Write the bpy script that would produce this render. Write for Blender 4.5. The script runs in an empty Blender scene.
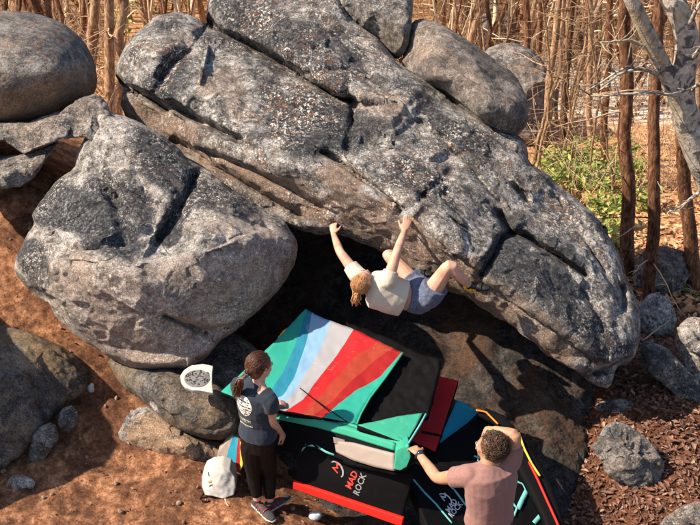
import bpy, bmesh, math, random
import numpy as np
from mathutils import Vector, Matrix, noise as mnoise
from mathutils.bvhtree import BVHTree

scene = bpy.context.scene
COL = scene.collection
rnd = random.Random(7)

# ------------------------------------------------------------------ camera
PITCH = math.radians(30.0)
FPX = 1100.0                      # focal length in photo pixels (photo 700 wide)
CAM = np.array([0.0, -6.7, 6.2])
FWD = np.array([0.0, math.cos(PITCH), -math.sin(PITCH)])
UPV = np.array([0.0, math.sin(PITCH), math.cos(PITCH)])
RGT = np.array([1.0, 0.0, 0.0])

def P(x, y, d):
    """world point seen at photo pixel (x, y) at depth d (works on arrays)"""
    x = np.asarray(x, float); y = np.asarray(y, float); d = np.asarray(d, float)
    u = (x - 350.0) / FPX; v = (262.5 - y) / FPX
    return (CAM + d[..., None] * FWD + (d * u)[..., None] * RGT + (d * v)[..., None] * UPV)

def V(x, y, d):
    return Vector(P(x, y, d).tolist())

def PY(x, y, Y):
    """point on pixel ray at world Y"""
    v = (262.5 - y) / FPX
    dy = FWD[1] + v * UPV[1]
    return V(x, y, (Y - CAM[1]) / dy)

def PZ(x, y, z):
    v = (262.5 - y) / FPX
    dz = FWD[2] + v * UPV[2]
    return V(x, y, (z - CAM[2]) / dz)

def proj(p):
    q = np.array(p) - CAM
    d = q @ FWD
    return 350 + FPX * (q @ RGT) / d, 262.5 - FPX * (q @ UPV) / d, d

# ------------------------------------------------------------------ noise (numpy)
def _hash(ix, iy, iz, seed):
    h = (ix.astype(np.int64) * 374761393 + iy.astype(np.int64) * 668265263 +
         iz.astype(np.int64) * 2147483647 + seed * 1274126177) & 0xffffffff
    h = ((h ^ (h >> 13)) * 1274126177) & 0xffffffff
    h = ((h ^ (h >> 16)) * 2246822519) & 0xffffffff
    return (h ^ (h >> 15)) & 0xffffffff

def vnoise(p, seed=0):
    """smooth gradient-like noise in about -1..1, p (n,3)"""
    i = np.floor(p).astype(np.int64); f = p - i
    w = f * f * f * (f * (f * 6 - 15) + 10)
    out = 0
    for dx in (0, 1):
        for dy in (0, 1):
            for dz in (0, 1):
                h = _hash(i[:, 0] + dx, i[:, 1] + dy, i[:, 2] + dz, seed)
                gx = ((h & 1023) / 511.5 - 1); gy = (((h >> 10) & 1023) / 511.5 - 1); gz = (((h >> 20) & 1023) / 511.5 - 1)
                dot = gx * (f[:, 0] - dx) + gy * (f[:, 1] - dy) + gz * (f[:, 2] - dz)
                ww = (w[:, 0] if dx else 1 - w[:, 0]) * (w[:, 1] if dy else 1 - w[:, 1]) * (w[:, 2] if dz else 1 - w[:, 2])
                out = out + ww * dot
    return out * 1.3

def fbm(p, f, octv=4, seed=0, gain=.5, ridged=False):
    s = 0; a = 1; tot = 0
    for o in range(octv):
        n = vnoise(p * f + 17.3 * o, seed + o)
        if ridged: n = 1 - 2 * np.abs(n) * 1.4
        s = s + a * n; tot += a; a *= gain; f *= 2.03
    return s / tot

def facets(p, f, seed=0, stretch=(1, 1, 1)):
    """piecewise planar offsets: nearest worley cell carries a random tilt"""
    q = p * f * np.array(stretch)
    q = q + .07 * np.stack([vnoise(q * 1.3, 91), vnoise(q * 1.3, 92), vnoise(q * 1.3, 93)], 1)
    i = np.floor(q).astype(np.int64)
    best = np.full(len(q), 1e9); val = np.zeros(len(q)); best2 = np.full(len(q), 1e9); val2 = np.zeros(len(q))
    for dx in (-1, 0, 1):
        for dy in (-1, 0, 1):
            for dz in (-1, 0, 1):
                c = i + np.array([dx, dy, dz])
                h = _hash(c[:, 0], c[:, 1], c[:, 2], seed)
                cp = c + np.stack([(h & 1023) / 1023., ((h >> 10) & 1023) / 1023., ((h >> 20) & 1023) / 1023.], 1)
                h2 = _hash(c[:, 0], c[:, 1], c[:, 2], seed + 55)
                g = np.stack([(h2 & 1023) / 511.5 - 1, ((h2 >> 10) & 1023) / 511.5 - 1, ((h2 >> 20) & 1023) / 511.5 - 1], 1)
                o = ((h2 >> 5) & 255) / 255. - .5
                d = ((q - cp) ** 2).sum(1)
                v = ((q - cp) * g).sum(1) * .7 + o * .5
                m = d < best; m2 = (~m) & (d < best2)
                best2 = np.where(m, best, np.where(m2, d, best2)); val2 = np.where(m, val, np.where(m2, v, val2))
                best = np.where(m, d, best); val = np.where(m, v, val)
    w = np.clip((np.sqrt(best2) - np.sqrt(best)) / .09, 0, 1); w = .5 + .5 * w * w * (3 - 2 * w)
    return val * w + val2 * (1 - w)

def tps(pts, vals, reg=1e-3):
    """thin plate spline through 2-D control points -> function(array n,2)"""
    pts = np.array(pts, float); vals = np.array(vals, float)
    sc = np.abs(pts).max(); pp = pts / sc
    n = len(pp)
    def U(r2): return np.where(r2 > 1e-12, r2 * np.log(np.maximum(r2, 1e-12)), 0)
    K = U(((pp[:, None] - pp[None]) ** 2).sum(2)) + reg * np.eye(n)
    Q = np.hstack([np.ones((n, 1)), pp])
    A = np.zeros((n + 3, n + 3)); A[:n, :n] = K; A[:n, n:] = Q; A[n:, :n] = Q.T
    w = np.linalg.solve(A, np.concatenate([vals, np.zeros(3)]))
    def f(x):
        x = np.asarray(x, float) / sc
        out = np.zeros(len(x))
        for s in range(0, len(x), 50000):
            xx = x[s:s + 50000]
            out[s:s + 50000] = U(((xx[:, None] - pp[None]) ** 2).sum(2)) @ w[:n] + w[n] + xx @ w[n + 1:]
        return out
    return f

def seg_dist(p, poly, closed=False):
    """distance to polyline and signed side (+ = left of travel in y-down pixel space is right) """
    poly = np.array(poly, float)
    a = poly; b = np.roll(poly, -1, 0)
    if not closed: a = a[:-1]; b = b[:-1]
    best = np.full(len(p), 1e18); side = np.zeros(len(p)); 
    for k in range(len(a)):
        e = b[k] - a[k]; L2 = (e @ e) + 1e-12
        w = p - a[k]
        t = np.clip((w @ e) / L2, 0, 1)
        dv = w - t[:, None] * e
        d = (dv ** 2).sum(1)
        m = d < best
        best = np.where(m, d, best)
        side = np.where(m, np.sign(e[0] * w[:, 1] - e[1] * w[:, 0]), side)
    return np.sqrt(best), side

def resample(poly, n, closed=True, smooth=1):
    p = np.array(poly, float)
    for _ in range(smooth):
        q = np.roll(p, -1, 0) if closed else None
        if closed:
            p = np.stack([p * .8 + q * .2, p * .2 + q * .8], 1).reshape(-1, 2)
    q = np.vstack([p, p[:1]]) if closed else p
    d = np.sqrt((np.diff(q, axis=0) ** 2).sum(1)); s = np.concatenate([[0], np.cumsum(d)])
    t = np.linspace(0, s[-1], n + 1)[:-1] if closed else np.linspace(0, s[-1], n)
    return np.stack([np.interp(t, s, q[:, k]) for k in range(q.shape[1])], 1)

# ------------------------------------------------------------------ objects
def tag(o, label=None, cat=None, group=None, kind=None):
    if label: o['label'] = label
    if cat: o['category'] = cat
    if group: o['group'] = group
    if kind: o['kind'] = kind
    return o

def empty(name, loc=(0, 0, 0), label=None, cat=None, group=None, rz=0):
    o = bpy.data.objects.new(name, None); COL.objects.link(o)
    o.location = loc; o.rotation_euler = (0, 0, rz); o.empty_display_size = .1
    WB[o.name] = np.array(list(loc), float)
    return tag(o, label, cat, group)

WB = {}
def mesh_obj(name, verts, faces, mats=None, parent=None, smooth=True, origin=None, fmat=None):
    """verts in world space; origin shifts them to a local frame"""
    verts = np.asarray(verts, float).reshape(-1, 3)
    if parent is not None:
        base = WB[parent.name] if parent.name in WB else np.array(parent.matrix_world.translation)
    else:
        base = np.array(origin) if origin is not None else np.zeros(3)
    me = bpy.data.meshes.new(name)
    me.from_pydata((verts - base).tolist(), [], faces if isinstance(faces, list) else faces.tolist())
    if mats:
        for m in (mats if isinstance(mats, (list, tuple)) else [mats]): me.materials.append(m)
    if fmat is not None: me.polygons.foreach_set('material_index', np.array(fmat, dtype=np.int32))
    if smooth: me.polygons.foreach_set('use_smooth', np.ones(len(me.polygons), dtype=bool))
    me.update()
    o = bpy.data.objects.new(name, me); COL.objects.link(o)
    if parent is not None: o.parent = parent
    else: o.location = base.tolist()
    WB[o.name] = base
    return o

def bm_obj(name, bm, mats=None, parent=None, smooth=True, origin=None):
    v = [list(x.co) for x in bm.verts]
    bm.verts.index_update()
    f = [[q.index for q in fc.verts] for fc in bm.faces]
    mi = [fc.material_index for fc in bm.faces]
    bm.free()
    return mesh_obj(name, v, f, mats, parent, smooth, origin, mi)

def tube_arrays(pts, rad, n=8, closed_ends=True, flat=None):
    """tapered tube; pts (k,3), rad list or (k,2) for elliptical with 'flat' direction vectors"""
    pts = np.array([list(p) for p in pts], float); k = len(pts)
    T = np.gradient(pts, axis=0); T /= (np.linalg.norm(T, axis=1)[:, None] + 1e-12)
    ref = np.array([0, 0, 1.]) if abs(T[0][2]) < .9 else np.array([1., 0, 0])
    if flat is not None: ref = np.array(flat, float)
    N = None
    an = 2 * math.pi * np.arange(n) / n; ca = np.cos(an); sa = np.sin(an)
    NN = np.empty((k, 3)); RA = np.empty((k, 2))
    for i in range(k):
        Ti = T[i]
        if N is None or flat is not None: N = ref - Ti * (ref @ Ti)
        else: N = N - Ti * (N @ Ti)
        N = N / (math.sqrt(N @ N) + 1e-12); NN[i] = N
        r = rad[i]; RA[i] = r if hasattr(r, '__len__') else (r, r)
    BB = np.cross(T, NN)
    vs = (pts[:, None] + NN[:, None] * (ca[None, :, None] * RA[:, 0][:, None, None]) + BB[:, None] * (sa[None, :, None] * RA[:, 1][:, None, None])).reshape(-1, 3).tolist()
    fs = []
    for i in range(k - 1):
        for j in range(n):
            j2 = (j + 1) % n
            fs.append([i * n + j, i * n + j2, (i + 1) * n + j2, (i + 1) * n + j])
    if closed_ends:
        fs.append(list(range(n))[::-1]); fs.append([(k - 1) * n + j for j in range(n)])
    return vs, fs

class MB:
    """collects pieces into one mesh"""
    def __init__(s): s.v = []; s.f = []; s.m = []
    def add(s, v, f, m=0):
        o = len(s.v); s.v.extend(v if type(v[0]) is list else [list(a) for a in v]); s.f.extend([[i + o for i in q] for q in f]); s.m.extend([m] * len(f)); return s
    def tube(s, pts, rad, n=8, m=0, **k):
        v, f = tube_arrays(pts, rad, n, **k); return s.add(v, f, m)
    def ball(s, c, r, m=0, nu=12, nv=8, axes=None):
        c = np.array(list(c), float); r = np.array(r if hasattr(r, '__len__') else (r, r, r), float)
        A = np.eye(3) if axes is None else np.array(axes, float)
        v = []
        for i in range(1, nv):
            th = math.pi * i / nv
            for j in range(nu):
                ph = 2 * math.pi * j / nu
                q = np.array([math.sin(th) * math.cos(ph), math.sin(th) * math.sin(ph), math.cos(th)]) * r
                v.append(c + q @ A)
        v.append(c + np.array([0, 0, 1]) * r @ A); v.append(c - np.array([0, 0, 1]) * r @ A)
        f = []
        for i in range(nv - 2):
            for j in range(nu):
                f.append([i * nu + j, (i + 1) * nu + j, (i + 1) * nu + (j + 1) % nu, i * nu + (j + 1) % nu])
        t = len(v) - 2
        for j in range(nu):
            f.append([t, j, (j + 1) % nu]); f.append([t + 1, (nv - 2) * nu + (j + 1) % nu, (nv - 2) * nu + j])
        return s.add(v, f, m)
    def build(s, name, mats, parent=None, smooth=True, origin=None):
        return mesh_obj(name, s.v, s.f, mats, parent, smooth, origin, s.m)

# ------------------------------------------------------------------ materials
def srgb(r, g, b):
    def c(x):
        x /= 255.
        return x / 12.92 if x <= .04045 else ((x + .055) / 1.055) ** 2.4
    return (c(r), c(g), c(b), 1)

class NT:
    def __init__(s, name):
        s.mat = bpy.data.materials.new(name); s.mat.use_nodes = True
        s.t = s.mat.node_tree; s.bsdf = s.t.nodes['Principled BSDF']; s.out = s.t.nodes['Material Output']
    def n(s, typ, **kw):
        nd = s.t.nodes.new(typ)
        for k, v in kw.items():
            if k.startswith('i_'):
                key = k[2:]
                if key.isdigit(): key = int(key)
                nd.inputs[key].default_value = v
            else: setattr(nd, k, v)
        return nd
    def l(s, a, b): s.t.links.new(a, b)
    def coord(s, kind='Object'):
        return s.n('ShaderNodeTexCoord').outputs[kind]
    def noise(s, vec, scale, detail=4, rough=.55, dist=0, out='Fac'):
        nd = s.n('ShaderNodeTexNoise'); nd.inputs['Scale'].default_value = scale
        nd.inputs['Detail'].default_value = detail; nd.inputs['Roughness'].default_value = rough
        nd.inputs['Distortion'].default_value = dist
        s.l(vec, nd.inputs['Vector']); return nd.outputs[out]
    def ramp(s, fac, stops, interp='LINEAR'):
        nd = s.n('ShaderNodeValToRGB'); cr = nd.color_ramp; cr.interpolation = interp
        while len(cr.elements) < len(stops): cr.elements.new(.5)
        for e, (p, c) in zip(cr.elements, stops):
            e.position = p; e.color = c if hasattr(c, '__len__') else (c, c, c, 1)
        s.l(fac, nd.inputs[0]); return nd.outputs[0]
    def mix(s, fac, a, b, mode='MIX'):
        nd = s.n('ShaderNodeMix'); nd.data_type = 'RGBA'; nd.blend_type = mode
        for sock, v in ((nd.inputs[0], fac), (nd.inputs[6], a), (nd.inputs[7], b)):
            if hasattr(v, 'is_linked') or hasattr(v, 'links'): s.l(v, sock)
            else: sock.default_value = v
        return nd.outputs[2]
    def math(s, op, a, b=None, clamp=False):
        nd = s.n('ShaderNodeMath'); nd.operation = op; nd.use_clamp = clamp
        for i, v in enumerate((a, b)):
            if v is None: continue
            if hasattr(v, 'links'): s.l(v, nd.inputs[i])
            else: nd.inputs[i].default_value = v
        return nd.outputs[0]
    def attr(s, name):
        nd = s.n('ShaderNodeAttribute'); nd.attribute_name = name; return nd.outputs['Fac']
    def bump(s, h, strength=.3, dist=.01, prev=None):
        nd = s.n('ShaderNodeBump'); nd.inputs['Strength'].default_value = strength; nd.inputs['Distance'].default_value = dist
        s.l(h, nd.inputs['Height'])
        if prev is not None: s.l(prev, nd.inputs['Normal'])
        return nd.outputs[0]
    def finish(s, color, rough=.8, normal=None, spec=.3):
        for key, v in (('Base Color', color), ('Roughness', rough)):
            if hasattr(v, 'links'): s.l(v, s.bsdf.inputs[key])
            else: s.bsdf.inputs[key].default_value = v
        s.bsdf.inputs['Specular IOR Level'].default_value = spec
        if normal is not None: s.l(normal, s.bsdf.inputs['Normal'])
        return s.mat

def rock_material(name, dark=.027, mid=.21, light=.58, tan=(.29, .21, .165, 1), tanamt=.25, orange=.25, speck=.6, warm=(1, .98, .975), darkness=0, rough_bump=1.0):
    t = NT(name); co = t.n('ShaderNodeNewGeometry').outputs['Position']
    def c(v, w=warm): return (v * w[0], v * w[1], v * w[2], 1)
    n1 = t.noise(co, 1.3, 5, .62, .5)
    n2 = t.noise(co, 7, 7, .78, .2)
    n3 = t.noise(co, 30, 5, .78)
    n4 = t.noise(co, 2.6, 7, .74, .5)
    # mottled base stone
    m = t.math('ADD', t.math('MULTIPLY', n2, .55), t.math('MULTIPLY', n3, .45))
    base = t.ramp(m, [(.40, c(mid * .14)), (.465, c(mid * .6)), (.515, c(mid * 1.4)), (.565, c(light * .95)), (.64, c(light * 1.35))])
    tanc = t.ramp(m, [(.36, tuple(x * .45 for x in tan[:3]) + (1,)), (.47, tuple(x * .85 for x in tan[:3]) + (1,)), (.55, tuple(x * 1.1 for x in tan[:3]) + (1,)), (.68, tuple(min(1, x * 1.55) for x in tan[:3]) + (1,))])
    at = t.attr('tan'); ad = t.attr('dkz')
    tf = t.math('ADD', t.math('MULTIPLY', t.ramp(n1, [(.44, 0), (.60, 1)]), tanamt), at, True)
    col = t.mix(tf, base, tanc)
    # black lichen
    dk = t.math('ADD', t.math('ADD', t.math('MULTIPLY', n4, .50), t.math('MULTIPLY', n3, .50)), t.math('MULTIPLY', ad, .17))
    dkm = t.ramp(dk, [(.50 - darkness, 0), (.53 - darkness, 1)])
    keep = t.math('SUBTRACT', 1.0, t.math('MULTIPLY', at, .8), True)
    dkm2 = t.math('MULTIPLY', t.math('MULTIPLY', dkm, keep), .92)
    dcol = t.ramp(n3, [(.4, c(dark * .6, (.82, .95, 1.25))), (.52, c(dark * 1.3, (.82, .95, 1.25))), (.62, c(dark * 4.5, (.9, .97, 1.1)))])
    col = t.mix(dkm2, col, dcol)
    # rust-orange lichens
    no = t.noise(co, 17, 8, .8)
    nol = t.noise(co, 1.1, 3, .5)
    om = t.math('MULTIPLY', t.ramp(no, [(.52, 0), (.56, 1)]), t.math('MULTIPLY', t.ramp(nol, [(.45, .1), (.6, 1)]), orange * 2.2), True)
    col = t.mix(om, col, (.20, .085, .035, 1))
    # pale lichen flecks, two sizes
    def flecks(scale, lo, hi, thr, seed):
        vo = t.n('ShaderNodeTexVoronoi'); vo.inputs['Scale'].default_value = scale
        nz = t.n('ShaderNodeTexNoise'); nz.inputs['Scale'].default_value = scale * 2.2; nz.inputs['Detail'].default_value = 3; t.l(co, nz.inputs['Vector'])
        sc = t.n('ShaderNodeVectorMath'); sc.operation = 'SCALE'; sc.inputs[3].default_value = 1.6 / scale
        wv = t.n('ShaderNodeVectorMath'); wv.operation = 'ADD'
        t.l(nz.outputs['Color'], sc.inputs[0]); t.l(co, wv.inputs[0]); t.l(sc.outputs[0], wv.inputs[1]); t.l(wv.outputs[0], vo.inputs['Vector'])
        sel = t.n('ShaderNodeSeparateColor'); t.l(vo.outputs['Color'], sel.inputs[0])
        return t.math('MULTIPLY', t.ramp(vo.outputs['Distance'], [(lo, 1), (hi, 0)]), t.ramp(sel.outputs[0], [(thr, 0), (thr + .02, 1)]))
    patch = t.math('MULTIPLY', t.ramp(t.noise(co, 4.2, 8, .8), [(.45, .14), (.53, 1)]), t.ramp(t.noise(co, 1.1, 3, .6), [(.38, .15), (.58, 1)]))
    fm = t.math('MAXIMUM', flecks(24, .25, .42, .56, 1), flecks(52, .28, .42, .45, 2))
    fm = t.math('MULTIPLY', fm, t.math('MULTIPLY', patch, speck), True)
    col = t.mix(fm, col, t.mix(n3, c(light * 1.0, (1, .97, .93)), c(light * 1.7, (1, .97, .93))))
    bl = t.noise(co, 13, 6, .75)
    col = t.mix(t.math('MULTIPLY', t.ramp(bl, [(.56, 0), (.62, 1)]), t.math('MULTIPLY', patch, speck * .55)), col, c(light * 1.1, (1, .96, .9)))
    ck = t.math('MULTIPLY', t.attr('chk'), t.ramp(n3, [(.38, .3), (.58, 1)]), True)
    col = t.mix(ck, col, (.5, .52, .56, 1))
    grit = t.ramp(t.noise(co, 95, 4, .8), [(.36, .42), (.5, 1.0), (.64, 1.6)])
    col = t.mix(1.0, col, grit, 'MULTIPLY')
    nrm = t.bump(t.noise(co, 14, 9, .80, .3), .9 * rough_bump, .055)
    return t.finish(col, .9, nrm, .2)

def simple(name, col, rough=.7, bump=0, bscale=60, var=.15, vscale=8, spec=.3, bdist=.002):
    t = NT(name); co = t.coord()
    c = tuple(col[:3]) + (1,)
    n = t.noise(co, vscale, 6, .65)
    cc = t.mix(n, tuple(x * (1 - var * 1.6) for x in c[:3]) + (1,), tuple(min(1, x * (1 + var * 1.6)) for x in c[:3]) + (1,))
    nrm = t.bump(t.noise(co, bscale, 5, .6), bump, bdist) if bump else None
    return t.finish(cc, rough, nrm, spec)
# ------------------------------------------------------------------ boulders
RB = []
def boulder(name, outline, ctrl, label, mat, rim=(45, .45), back=1.4, spine=None, cracks=(), tanz=(), darkz=(), chalk=(), creases=(), n=None,
            amp=(.045, .014, .005), facet=.05, ffreq=1.6, res=2.2, cat='boulder', group=None, seed=1, sm=1, jag=0, backshift=(0, 0)):
    O = np.array(outline, float)
    if spine is None: spine = [tuple(O.mean(0))]
    S = np.array(spine, float)
    per = np.sqrt(((O - np.roll(O, -1, 0)) ** 2).sum(1)).sum()
    N = n or int(max(48, per / res * 1.0))
    B = resample(outline, N, True, sm)
    if jag:
        nb = np.stack([B[:, 0] * .01, B[:, 1] * .01, np.zeros(N)], 1)
        B = B + jag * np.stack([fbm(nb, 3, 4, seed + 5), fbm(nb, 3, 4, seed + 9)], 1)
    # spine foot for each boundary point
    if len(S) == 1: F = np.repeat(S, N, 0)
    else:
        best = np.full(N, 1e18); F = np.zeros((N, 2))
        for k in range(len(S) - 1):
            e = S[k + 1] - S[k]; t = np.clip(((B - S[k]) @ e) / (e @ e), 0, 1)
            q = S[k] + t[:, None] * e; d = ((B - q) ** 2).sum(1)
            m = d < best; best = np.where(m, d, best); F = np.where(m[:, None], q, F)
        for _ in range(6): F = (np.roll(F, 1, 0) + F * 2 + np.roll(F, -1, 0)) / 4
    maxr = np.sqrt(((B - F) ** 2).sum(1)).max()
    M = int(max(14, maxr / res))
    w, rd = rim
    # ring radii: even in the middle, dense near the rim
    t = np.linspace(0, 1, M + 1)[1:]
    r = t
    extra = 1 - (1 - r[-2]) * np.array([.6, .35, .18, .07, .02]) 
    rf = np.concatenate([[0.0], r[:-1], extra, [1.0]])
    XY = F[None] + (B - F)[None] * rf[:, None, None]        # (R,N,2)
    flat = XY.reshape(-1, 2)
    ctrl = np.array(ctrl, float)
    Df = tps(ctrl[:, :2], ctrl[:, 2])
    dist, _ = seg_dist(flat, B[::max(1, N // 220)], True)
    e = np.clip(1 - dist / w, 0, 1)
    D = Df(flat) + rd * (1 - np.sqrt(np.maximum(0, 1 - e * e)))
    warp = np.stack([flat[:, 0] * .02, flat[:, 1] * .02, np.full(len(flat), 3.1)], 1)
    wx = fbm(warp, 1.5, 4, seed + 21); wy = fbm(warp, 1.5, 4, seed + 31)
    wv = fbm(warp, 1.1, 3, seed + 41)
    for cr in cracks:
        poly, wd, dep, step, L = cr
        q = flat + 2.6 * np.stack([wx, wy], 1)
        d, sd = seg_dist(q, poly)
        # fade towards the crack's ends
        pe = np.array([poly[0], poly[-1]], float)
        g = np.exp(-np.maximum(0, d / (wd * np.clip(1 + .9 * wv, .35, 2))) ** 2)
        D = D + dep * g
        if step:
            D = D + np.where(sd * np.sign(step) > 0, abs(step) * np.exp(-(d / L) ** 2), 0)
    for (poly, side_, slope, reach) in creases:
        d, sd = seg_dist(flat + 2.0 * np.stack([wx, wy], 1), poly)
        D = D + np.where(sd * side_ > 0, slope * reach * (1 - np.exp(-d / reach)), 0)
    # last ring takes the rim depth; smooth it along the boundary
    R = len(rf)
    D = D.reshape(R, N)
    for _ in range(2): D[1:] = (np.roll(D[1:], 1, 1) + 2 * D[1:] + np.roll(D[1:], -1, 1)) / 4
    D[1:-1] = (D[:-2] + 2 * D[1:-1] + D[2:]) / 4
    for q_ in range(R - 7, R):
        sm_ = D[q_].copy(); 
        for _ in range(3 + 3 * (q_ - R + 7)): sm_ = (np.roll(sm_, 1) + 2 * sm_ + np.roll(sm_, -1)) / 4
        D[q_] = sm_
    rimD = D[-1].copy()
    for _ in range(4): rimD = (np.roll(rimD, 1) + 2 * rimD + np.roll(rimD, -1)) / 4
    D[-1] = rimD
    front = P(XY[..., 0], XY[..., 1], D)
    bk = np.array([.995, .98, .95, .9, .84, .76, .66, .54, .4, .25, .1])
    cen = B.mean(0)
    BX = cen + (B - cen)[None] * bk[:, None, None] + np.array(backshift)[None, None] * (1 - bk)[:, None, None]
    meanD = rimD.mean()
    flatD = rimD[None] * bk[:, None] + meanD * (1 - bk)[:, None] + back * np.sqrt(1 - bk ** 2)[:, None]
    bak = P(BX[..., 0], BX[..., 1], flatD)
    cf = P(*F.mean(0), Df(F.mean(0)[None])[0]); 
    V0 = np.concatenate([front.reshape(-1, 3), bak.reshape(-1, 3)])
    RT = R + len(bk)
    idx = np.arange(RT * N).reshape(RT, N)
    a = idx[:-1]; b = idx[1:]
    Fq = np.stack([a, b, np.roll(b, -1, 1), np.roll(a, -1, 1)], -1).reshape(-1, 4).tolist()
    nv = len(V0)
    V0 = np.concatenate([V0, [V0[idx[-1]].mean(0)]])
    bc = nv
    Fq += [[int(idx[-1][j]), bc, int(idx[-1][(j + 1) % N])] for j in range(N)]
    if len(S) > 1: pass
    zmin = V0[:, 2].min()
    org = np.array([V0[:, 0].mean(), V0[:, 1].mean(), zmin])
    o = mesh_obj(name, V0, Fq, mat, None, True, org)
    me = o.data
    # orientation check: front faces should look at the camera
    bmn = np.empty(len(me.vertices) * 3); 
    me.vertices.foreach_get('normal', bmn); nr = bmn.reshape(-1, 3)
    fr = nr[:R * N]
    if ((fr * (CAM - V0[:R * N])).sum(1) > 0).mean() < .5:
        me.flip_normals(); me.update(); me.vertices.foreach_get('normal', bmn); nr = bmn.reshape(-1, 3)
    W = V0
    tc = CAM - V0[:2 * N]; nr[:N] = (tc / np.linalg.norm(tc, axis=1)[:, None])[:N]
    disp = amp[0] * fbm(W, 1.3, 4, seed) + amp[1] * fbm(W, 5, 4, seed + 3, .55) + amp[2] * fbm(W, 24, 3, seed + 7, .7)
    if facet:
        dj = P(600., 370., 9.3) - P(200., 140., 9.9); dj /= np.linalg.norm(dj); up_ = np.array([0, 0, 1.]); e2 = np.cross(dj, up_); e2 /= np.linalg.norm(e2); e3 = np.cross(dj, e2)
        WR = np.stack([W @ dj * .55, W @ e2, W @ e3], 1)
        disp = disp + facet * facets(WR, ffreq, seed) + facet * .5 * facets(WR, ffreq * 2.3, seed + 3) + facet * .22 * facets(W, ffreq * 6, seed + 8)
    tcv = CAM - V0; cosv = np.abs((nr * tcv).sum(1)) / np.linalg.norm(tcv, axis=1); wv_ = np.clip((cosv - .12) / .45, 0, 1); disp = disp * (.15 + .85 * wv_)
    dd = disp[:RT * N].reshape(RT, N).copy(); ds = dd.copy()
    for _ in range(14): ds = (np.roll(ds, 1, 1) + 2 * ds + np.roll(ds, -1, 1)) / 4
    wr_ = np.clip((np.arange(RT) - (R - 9)) / 5.0, 0, 1)[:, None]
    disp = np.concatenate([(dd * (1 - wr_) + ds * wr_).ravel(), disp[RT * N:]])
    # keep silhouettes where they were traced: less displacement in the image plane near the rim
    V1 = V0 + nr * disp[:, None]
    me.vertices.foreach_set('co', (V1 - org).astype(np.float32).ravel())
    # attribute: clean tan granite; on the mossy slab also a painted sun patch
    tanv = np.zeros(len(V0))
    fl2 = np.concatenate([flat, np.zeros((len(V0) - len(flat), 2))])
    isf = np.zeros(len(V0), bool); isf[:len(flat)] = True
    for (poly, wid, amt) in tanz:
        q = fl2.copy(); q[isf] += 9 * np.stack([wx, wy], 1)
        d, _ = seg_dist(q, poly)
        tanv = np.maximum(tanv, amt * np.clip(1.6 - d / wid * 1.1, 0, 1))
    tanv[~isf] = .9 if len(tanz) else 0
    chv = np.zeros(len(V0))
    for (cx_, cy_, r_, amt) in chalk:
        dc = np.sqrt(((fl2 - np.array([cx_, cy_])) ** 2).sum(1)); chv = np.maximum(chv, np.where(isf, amt * np.clip(1.5 - dc / r_, 0, 1), 0))
    ca_ = me.attributes.new('chk', 'FLOAT', 'POINT'); ca_.data.foreach_set('value', chv.astype(np.float32))
    dkv = np.zeros(len(V0))
    for (poly, wid, amt) in darkz:
        q = fl2.copy(); q[isf] += 9 * np.stack([wx, wy], 1)
        d, _ = seg_dist(q, poly); v_ = amt * np.clip(1.6 - d / wid * 1.1, 0, 1); dkv = np.where(np.abs(v_) > np.abs(dkv), v_, dkv)
    dkv[~isf] = 0; a2_ = me.attributes.new('dkz', 'FLOAT', 'POINT'); a2_.data.foreach_set('value', dkv.astype(np.float32))
    tanv = np.clip(tanv * (1 + .8 * fbm(W, 5, 4, 77)), 0, 1)
    at = me.attributes.new('tan', 'FLOAT', 'POINT'); at.data.foreach_set('value', tanv.astype(np.float32))
    me.update()
    tag(o, label, cat, group)
    RB.append(o)
    return o

M_ROCK = rock_material('granite_lichen', orange=.34, speck=.95, darkness=.0)
M_ROCK_TAN = rock_material('granite_tan', mid=.27, light=.6, tan=(.43, .35, .305, 1), tanamt=.45, orange=.12, speck=.7, darkness=-.035)
M_ROCK_GREY = rock_material('granite_grey', mid=.17, light=.42, tan=(.31, .235, .19, 1), tanamt=.45, orange=.15, speck=.7, darkness=-.01, warm=(1, .975, .96))
M_ROCK_ROUND = rock_material('granite_smooth', mid=.12, light=.25, tan=(.30, .20, .13, 1), tanamt=.6, orange=.2, speck=.25, darkness=.0, rough_bump=.5)
M_ROCK_CAVE = rock_material('granite_shaded', dark=.012, mid=.04, light=.12, tan=(.095, .056, .038, 1), tanamt=1.0, orange=.2, speck=.25, darkness=-.02)  # very low albedo carries the cave's shade in the rock colour
M_ROCK_BROWN = rock_material('granite_mossy', mid=.12, light=.26, tan=(.27, .20, .125, 1), tanamt=.9, orange=.15, speck=.2, darkness=-.01)

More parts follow.
